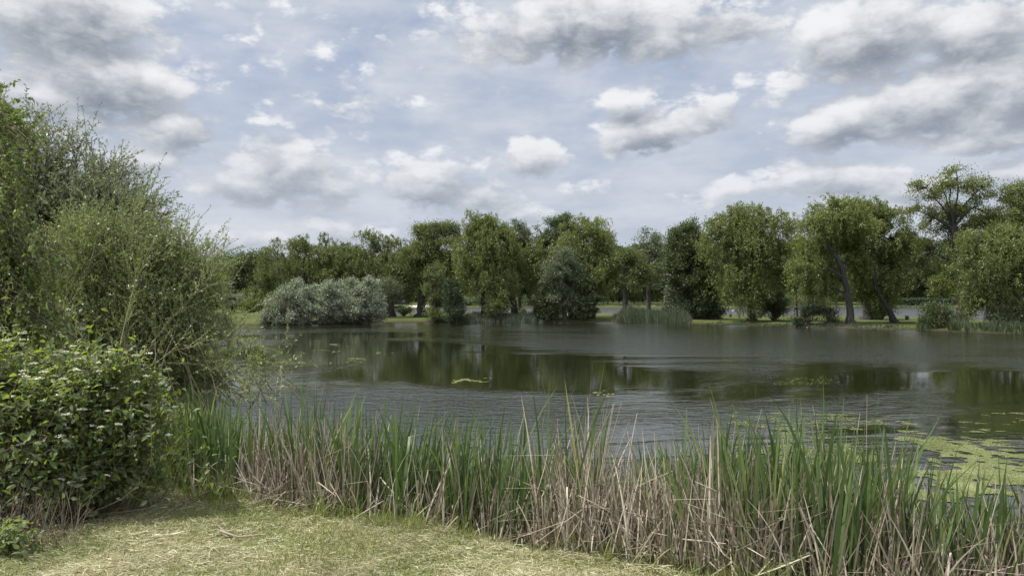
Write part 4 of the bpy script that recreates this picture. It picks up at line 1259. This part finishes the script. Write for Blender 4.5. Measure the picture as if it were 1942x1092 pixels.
def fallen(label, pts, rad, seed):
    r = np.random.default_rng(seed)
    W3 = []
    for p, q in pts:
        D = (EYE - .93) * F / (q - HY)
        x = (p - CX) / F * D; W3.append((x, D, gh(x, D) + .03))
    W3 = resample(W3, 9); W3 += r.normal(size=W3.shape) * .004
    bb = Buf(); bb.tubes([W3], [np.linspace(rad, rad * .5, 9)], 6)
    o = bb.build('fallen_stalk', M['dead'], origin=W3[0]); tag(o, label, 'stalk', 'fallen stalks on the cut grass')


fallen('pale dead stalk lying flat on the cut grass, the longer one', [(418, 1012), (450, 1020), (508, 1019)], .009, 1)
fallen('short pale stalk lying slantwise in front of the longer one', [(412, 1004), (432, 1014), (440, 1017)], .008, 2)
fallen('thin pale stalk lying nearest the grass edge of the pale clippings', [(505, 1026), (528, 1030), (534, 1032)], .007, 3)

# ------------------------------------------------------------------ algae on the water
def algae(label, areas, n, seed, size=(.02, .06), thr=.5):
    r = np.random.default_rng(seed)
    X = []; Y = []
    for (p0, p1, q0, q1, k) in areas:
        m = int(n * k)
        p = r.uniform(p0, p1, m); q = r.uniform(q0, q1, m)
        D = EYE * F / (q - HY); x = (p - CX) / F * D
        g = fbm(x * .9, D * .8, 4, seed) + .95 * (fbm(x * 3.5, D * 4.5, 4, seed + 3) - .5)
        e = np.minimum(np.minimum(p - p0, p1 - p) / ((p1 - p0) * .28), np.minimum(q - q0, q1 - q) / ((q1 - q0) * .35))
        ok = g > thr + .22 * (1 - np.clip(e, 0, 1))
        X.append(x[ok]); Y.append(D[ok])
    X = np.concatenate(X); Y = np.concatenate(Y); m = len(X)
    a = r.uniform(0, 6.28, m); s = r.uniform(*size, m) * (Y / 14) ** .6
    c = np.stack([X, Y, .006 + r.uniform(0, .004, m)], -1)
    vs = []
    for i in range(4):
        t = a + i * np.pi / 2 + r.normal(size=m) * .25
        q = s * r.uniform(.6, 1.2, m)
        vs.append(c + np.stack([np.cos(t) * q, np.sin(t) * q * 1.3, np.zeros(m)], -1))
    bf = Buf(); bf.add(np.stack(vs, 1), np.arange(4 * m).reshape(m, 4), np.clip(r.uniform(0, .6, m) + (fbm(X * 2, Y * 2, 2, 9) - .3) * .8, 0, 1))
    tag(bf.build('algae', M['algae']), label, 'algae', kind='stuff')


algae('yellow green algae mats floating behind the reeds at the right', [(1380, 2100, 782, 960, 1.0), (1600, 2150, 810, 960, .9)], 120000, 501, (.007, .018), .50)
algae('thin pale algae streak in the calm pool at mid right', [(1460, 1640, 712, 730, 1.0)], 900, 502, (.008, .020), .58)
algae('small algae patch floating at the middle of the pond', [(852, 932, 716, 727, 1.0)], 700, 503, (.015, .045), .47)
algae('faint algae patch on the water at centre right', [(1118, 1170, 738, 754, 1.0)], 400, 504, (.012, .035), .47)
algae('little algae flecks at the left of the pond', [(585, 645, 664, 671, .6), (655, 705, 678, 687, .6), (625, 660, 652, 656, .4), (715, 750, 668, 672, .4)], 500, 505, (.012, .04), .46)


# ------------------------------------------------------------------ near shrubs at the left
def wand_shrub(name, label, cat, D, base, lobes, stems, twigs, leaves, leaf, mat, twigmat, seed, sr=.02, basew=(1.2, .9), tl=(.35, 1.1), fwd=.7, tr=.004, arch=.25, jitter=.35, strays=()):
    """many arching wands from one stool, with thin leafy twigs along them"""
    r = np.random.default_rng(seed)
    bx = (base[0] - CX) / F * D
    bz = gh(bx, D)
    root = empty(name, (bx, D, bz)); tag(root, label, cat)
    L = lobes_world(lobes, D, r)
    vol = np.array([a[1][0] * a[1][2] for a in L]); w = vol / vol.sum()
    T = []
    for (c, rad), k in zip(L, np.maximum(3, (w * stems).astype(int))):
        u = rdir(k, r); u[:, 2] = np.abs(u[:, 2]) * .9 - .3; u = nrm(u)
        T.append(c + u * (r.uniform(.15, 1, (k, 1)) ** .4) * rad)
    if len(strays): T.append(np.array([at(*s_) for s_ in strays]))
    T = np.concatenate(T); m = len(T)
    B0 = np.array([bx, D, bz - .05]) + r.normal(size=(m, 3)) * np.array([basew[0], basew[1], 0]) * .45
    span = np.linalg.norm(T - B0, axis=1)[:, None]
    mid = B0 * .55 + T * .45 + np.array([0, 0, 1.]) * span * arch + r.normal(size=(m, 3)) * span * .08
    k = 10; t = np.linspace(0, 1, k)[None, :, None]
    pl = (1 - t) ** 2 * B0[:, None] + 2 * t * (1 - t) * mid[:, None] + t * t * T[:, None]
    pl = pl + r.normal(size=pl.shape) * .03 * t
    sb = Buf()
    sb.tubes(pl, np.linspace(1, .12, k)[None] * sr * r.uniform(.6, 1.3, (m, 1)), 5)
    # twigs
    nt_ = m * twigs
    si = np.repeat(np.arange(m), twigs)
    tt = r.uniform(.28, 1, nt_) ** .75 * (k - 1.001)
    i0 = tt.astype(int); f_ = (tt - i0)[:, None]
    o = pl[si, i0] * (1 - f_) + pl[si, i0 + 1] * f_
    tan = nrm(pl[si, i0 + 1] - pl[si, i0])
    d = nrm(tan * fwd + rdir(nt_, r) * .62 + np.array([0, 0, .18]))
    ln = r.uniform(tl[0], tl[1], nt_)
    bend = rdir(nt_, r) * jitter + np.array([0, 0, -.1])
    s = np.linspace(0, 1, 5)[None, :, None]
    tw = o[:, None] + d[:, None] * ln[:, None, None] * s + bend[:, None] * ln[:, None, None] * s ** 2 * .5
    tw[:, :, 2] = np.maximum(tw[:, :, 2], .12)
    sb.tubes(tw, np.linspace(1, .4, 5)[None] * tr * r.uniform(.7, 1.5, (nt_, 1)), 3)
    sb.build('stem', M[twigmat], root, smooth=True)
    # leaves
    nl = nt_ * leaves
    ti = np.repeat(np.arange(nt_), leaves)
    u = r.uniform(.12, 1, nl) * 3.999; j = u.astype(int); f_ = (u - j)[:, None]
    P = tw[ti, j] * (1 - f_) + tw[ti, j + 1] * f_
    td = nrm(tw[ti, j + 1] - tw[ti, j])
    A = td * .8 + rdir(nl, r) * .75
    rn = np.clip(np.repeat(r.uniform(0, 1, nt_), leaves) * .5 + r.uniform(0, .5, nl), 0, 1)
    lb = Buf(); lb.leaves(P, A, leaf[0] * r.uniform(.5, 1.25, nl), leaf[1] * r.uniform(.7, 1.2, nl), rn, r)
    lb.build('foliage', M[mat], root)
    return root


wand_shrub('grey_willow', 'tall grey green willow rising at the upper left behind the bushy willow', 'tree', 17.5, (60, 720),
           [(40, 325, 125, 90), (-60, 340, 150, 160), (150, 375, 80, 75), (195, 400, 60, 55), (235, 425, 58, 48), (265, 455, 50, 40), (70, 430, 150, 90), (190, 430, 60, 60), (90, 290, 60, 35), (-40, 480, 140, 120), (120, 500, 120, 80)],
           170, 28, 36, (.080, .026), 'grey_willow', 'twig_dark', 601, sr=.045, basew=(1.5, 1), tl=(.5, 1.3), arch=.22, tr=.005)
wand_shrub('willow_shrub', 'wide tangled willow shrub with thin wands leaning over the pond', 'shrub', 12.5, (215, 745),
           [(230, 500, 110, 70), (330, 520, 70, 62), (160, 560, 110, 80), (275, 600, 95, 80), (318, 615, 56, 66), (240, 680, 100, 70), (330, 705, 60, 46), (150, 470, 70, 60), (120, 650, 110, 70), (285, 465, 60, 40), (350, 665, 56, 56), (375, 722, 46, 34), (350, 545, 70, 60), (200, 430, 60, 45)],
           380, 24, 26, (.052, .016), 'shrub_willow', 'twig', 602, sr=.012, basew=(2.4, 1.6), tl=(.3, .8), arch=.12,
           strays=[(412, 480, 12.3), (395, 470, 12.8), (352, 438, 13), (322, 422, 13.2), (300, 408, 13), (418, 500, 12.5), (400, 520, 12), (470, 640, 11.6), (490, 690, 11), (535, 690, 10.6), (520, 680, 10.8), (480, 735, 11), (455, 610, 12), (440, 590, 12.2), (500, 745, 10.5), (250, 385, 13.4)])


def birch():
    r = np.random.default_rng(611)
    D = 7.4
    bx = -5.9; bz = gh(bx, D)
    root = empty('birch_tree', (bx, D, bz)); tag(root, 'birch with hanging catkins and small round leaves at the left edge', 'tree')
    tb = Buf()
    trunk = resample([(bx, D, bz - .1, .11), (bx + .05, D, 2.4, .09), (bx - .05, D + .1, 4.2, .06), (bx + .1, D, 5.8, .03)], 12)
    tb.tubes([trunk[:, :3]], [trunk[:, 3]], 10)
    tb.build('trunk', M['birch_bark'], root, smooth=True)
    L = [(20, 215, 18, 28), (30, 255, 48, 26), (-10, 310, 70, 50), (0, 400, 70, 55), (20, 480, 66, 55), (50, 560, 74, 62), (20, 630, 100, 56), (85, 620, 60, 52), (-60, 500, 60, 160), (110, 490, 16, 60)]
    ts = []; 
    for (p, q, rx, ry) in L:
        k = int(8 + rx * ry / 55)
        u = rdir(k, r) * (r.uniform(0, 1, (k, 1)) ** .4)
        Dl = D + r.uniform(-.5, .6, k)
        pp = p + u[:, 0] * rx; qq = q + u[:, 2] * ry
        ts.append(np.stack([(pp - CX) / F * Dl, Dl, EYE + (HY - qq) / F * Dl], -1))
    T = np.concatenate(ts); m = len(T)
    # each twig leaves a bough and hangs down
    src = trunk[np.clip(((T[:, 2] + .4 - bz) / (5.8 - bz) * 11).astype(int), 1, 11), :3]
    mid = (src + T) / 2 + np.array([0, 0, .35]) + r.normal(size=T.shape) * .1
    t = np.linspace(0, 1, 7)[None, :, None]
    bo = (1 - t) ** 2 * src[:, None] + 2 * t * (1 - t) * mid[:, None] + t * t * T[:, None]
    sb = Buf(); sb.tubes(bo, np.linspace(1, .25, 7)[None] * .010 * r.uniform(.6, 1.3, (m, 1)), 5)
    # hanging ends
    per = 4; n = m * per
    si = np.repeat(np.arange(m), per)
    o = bo[si, r.integers(4, 7, n)]
    d = rdir(n, r) * .5; d[:, 2] = -np.abs(d[:, 2]) - .35
    up = T[si][:, 2] > 4.25
    d[up, 2] *= -.6
    ln = r.uniform(.12, .38, n)
    s = np.linspace(0, 1, 5)[None, :, None]
    tw = o[:, None] + nrm(d)[:, None] * ln[:, None, None] * s + np.array([0, 0, -.08]) * s ** 2
    sb.tubes(tw, np.linspace(1, .5, 5)[None] * .0022 * np.ones((n, 1)), 3)
    sb.build('branch', M['twig_dark'], root)
    per = 10; nl = n * per
    ti = np.repeat(np.arange(n), per); u = r.uniform(.05, 1, nl) * 3.999; j = u.astype(int); f_ = (u - j)[:, None]
    P = tw[ti, j] * (1 - f_) + tw[ti, j + 1] * f_
    A = rdir(nl, r) * .8 + np.array([0, 0, -.6])
    Nn = rdir(nl, r) + np.array([0, -.5, .4])
    lb = Buf(); lb.broad(P, A, Nn, r.uniform(.022, .050, nl), r.uniform(.018, .038, nl), np.clip(np.repeat(r.uniform(0, 1, n), per) * .4 + r.uniform(0, .6, nl), 0, 1))
    lb.build('foliage', M['birch'], root)
    nc = 7500
    ti = r.integers(0, n, nc); P = tw[ti, r.integers(1, 5, nc)]
    s = np.linspace(0, 1, 4)[None, :, None]; ln = r.uniform(.025, .05, nc)
    c = P[:, None] + (np.array([0, 0, -1.]) + rdir(nc, r) * .25)[:, None] * ln[:, None, None] * s
    cb = Buf(); cb.tubes(c, np.array([[.3, 1, 1, .2]]) * .0042 * np.ones((nc, 1)), 4, r.uniform(0, 1, nc))
    cb.build('catkin', M['catkin'], root)


birch()


def dogwood(name, label, D, base, lobes, shoots, seed, size=1., flowers=.3, core=True, reach=None):
    r = np.random.default_rng(seed)
    bx = (base[0] - CX) / F * D; bz = gh(bx, D)
    root = empty(name, (bx, D, bz)); tag(root, label, 'shrub')
    L = lobes_world(lobes, D, r)
    vol = np.array([a[1][0] * a[1][2] for a in L]); w = vol / vol.sum()
    T = []; O = []
    for (c, rad), k in zip(L, np.maximum(2, (w * shoots).astype(int))):
        u = rdir(k, r); u[:, 1] = -np.abs(u[:, 1]) * .8 + u[:, 1] * .2; u = nrm(u)
        T.append(c + u * (r.uniform(.25, 1, (k, 1)) ** .35) * rad); O.append(u)
    T = np.concatenate(T); O = np.concatenate(O); m = len(T)
    T[:, 2] = np.maximum(T[:, 2], ground_h(T[:, 0], T[:, 1]) + .06)
    d = nrm(O * .5 + np.array([.42, -.05, .42]) + r.normal(size=(m, 3)) * .28)
    ln = r.uniform(.28, .62, m) * size
    st = T - d * ln[:, None]
    # main stems
    sb = Buf()
    B0 = np.array([bx, D, bz - .05]) + r.normal(size=(m, 3)) * np.array([.35, .3, 0]) * size
    t = np.linspace(0, 1, 7)[None, :, None]
    mid = st - d * np.linalg.norm(st - B0, axis=1)[:, None] * .45
    bo = (1 - t) ** 2 * B0[:, None] + 2 * t * (1 - t) * mid[:, None] + t * t * st[:, None]
    bo[:, :, 2] = np.maximum(bo[:, :, 2], bz - .05)
    sb.tubes(bo, np.linspace(1, .35, 7)[None] * .0052 * r.uniform(.6, 1.2, (m, 1)), 5)
    k = 6; s = np.linspace(0, 1, k)[None, :, None]
    bend = r.normal(size=(m, 3)) * .10 + np.array([0, 0, .06])
    sh = st[:, None] + d[:, None] * ln[:, None, None] * s + bend[:, None] * ln[:, None, None] * s ** 2
    sb.tubes(sh, np.linspace(1, .4, k)[None] * .0035 * np.ones((m, 1)), 4)
    sb.build('stem', M['twig_dark'], root, smooth=True)
    pairs = 8
    P = []; A = []; Nn = []; Ls = []; Rn = []
    sr_ = r.uniform(0, 1, m)
    for i in range(pairs):
        u = (i + .6) / pairs * (k - 1.001); j = int(u); f_ = u - j
        p = sh[:, j] * (1 - f_) + sh[:, j + 1] * f_
        td = nrm(sh[:, j + 1] - sh[:, j])
        side = nrm(np.cross(td, np.array([0, 0, 1.]) + r.normal(size=(m, 3)) * .25))
        if i % 2: side = nrm(np.cross(td, side) * .8 + side * .5)
        for sg in (-1, 1):
            a_ = nrm(td * r.uniform(.45, 1.0, (m, 1)) + side * sg * .9 + np.array([0, 0, -.12]) + r.normal(size=(m, 3)) * .15)
            P.append(p); A.append(a_); Nn.append(np.array([0, -.15, 1.]) + td * -.25 + r.normal(size=(m, 3)) * .35)
            Ls.append(r.uniform(.045, .085, m) * size * (1 - .35 * (i == pairs - 1))); Rn.append(np.clip(sr_ * .4 + r.uniform(0, .4, m) + .2 * i / pairs, 0, 1))
    P = np.concatenate(P); A = np.concatenate(A); Nn = np.concatenate(Nn); Ls = np.concatenate(Ls); Rn = np.concatenate(Rn)
    if core:
        q = int(len(P) * .7)
        ci = r.integers(0, m, q); tt = r.integers(3, 7, q)
        P2 = bo[ci, tt] + r.normal(size=(q, 3)) * .08
        P2 = P2[P2[:, 2] > ground_h(P2[:, 0], P2[:, 1]) + .15]; q = len(P2)
        P = np.concatenate([P, P2]); A = np.concatenate([A, rdir(q, r) + np.array([.3, 0, 0])]); Nn = np.concatenate([Nn, rdir(q, r) + np.array([0, 0, 1.])])
        Ls = np.concatenate([Ls, r.uniform(.05, .085, q) * size]); Rn = np.concatenate([Rn, r.uniform(0, .5, q)])
    lb = Buf(); lb.broad(P, A, Nn, Ls, Ls * r.uniform(.42, .56, len(Ls)), Rn, .22, .10)
    lb.build('foliage', M['dogwood'], root, smooth=True)
    fb = Buf()
    fs = np.where(r.uniform(0, 1, m) < flowers)[0]
    for i in fs:
        c = sh[i, -1] + d[i] * .01 + np.array([0, 0, .012])
        q = 26
        a_ = r.uniform(0, 6.28, q); rr = np.sqrt(r.uniform(0, 1, q)) * .026 * r.uniform(.7, 1.3)
        pp = c + np.stack([np.cos(a_) * rr, np.sin(a_) * rr, (.012 - rr * .35) + r.uniform(0, .006, q)], -1)
        b4 = r.uniform(0, 6.28, q)
        fb.leaves(pp, np.stack([np.cos(b4), np.sin(b4), r.uniform(-.1, .4, q)], -1), r.uniform(.012, .019, q), .012, r.uniform(0, 1, q), r)
    if fb.n and flowers > .2: fb.build('flower', M['petal'], root)
    return root


dogwood('dogwood_shrub', 'large dogwood shrub with white flower heads in the left foreground', 6.0, (20, 1000),
        [(40, 760, 110, 90), (150, 735, 80, 60), (215, 700, 40, 36), (130, 830, 120, 75), (235, 800, 65, 55), (60, 880, 120, 60), (190, 880, 70, 45), (0, 700, 60, 50), (-60, 820, 90, 130), (120, 930, 55, 32), (285, 765, 30, 30), (262, 850, 44, 36), (180, 780, 60, 50), (268, 685, 26, 10), (300, 715, 16, 10), (318, 785, 16, 12), (312, 838, 18, 12), (290, 890, 18, 10), (180, 945, 36, 14)],
        1250, 621, .88, .22)
dogwood('dogwood_sprig', 'low dogwood sprig beside the dry stems at the bottom left', 5.05, (-20, 1040),
        [(40, 1005, 42, 18), (10, 1020, 30, 14)], 16, 622, .8, .12, False)
# dry stems under the dogwood
r = np.random.default_rng(631)
n = 380
p = r.uniform(-60, 150, n); Dd = r.uniform(5.2, 6.0, n)
X = (p - CX) / F * Dd; Z = ground_h(X, Dd) - .02
P, a = reed_paths(X, Dd, Z, r.uniform(.18, .48, n), r, k=6, lean=.5, curve=.5, kink=.15)
bf = Buf(); bf.tubes(P, np.linspace(1, .4, 6)[None] * .0022 * r.uniform(.5, 1.6, (n, 1)), 3, r.beta(1.1, 3.2, n))
tag(bf.build('dry_stems', M['dead']), 'thin brown dry stems beneath the dogwood at the left edge', 'dry stems', kind='stuff')
print('faces', sum(len(o.data.polygons) for o in scene.objects if o.type == 'MESH'))
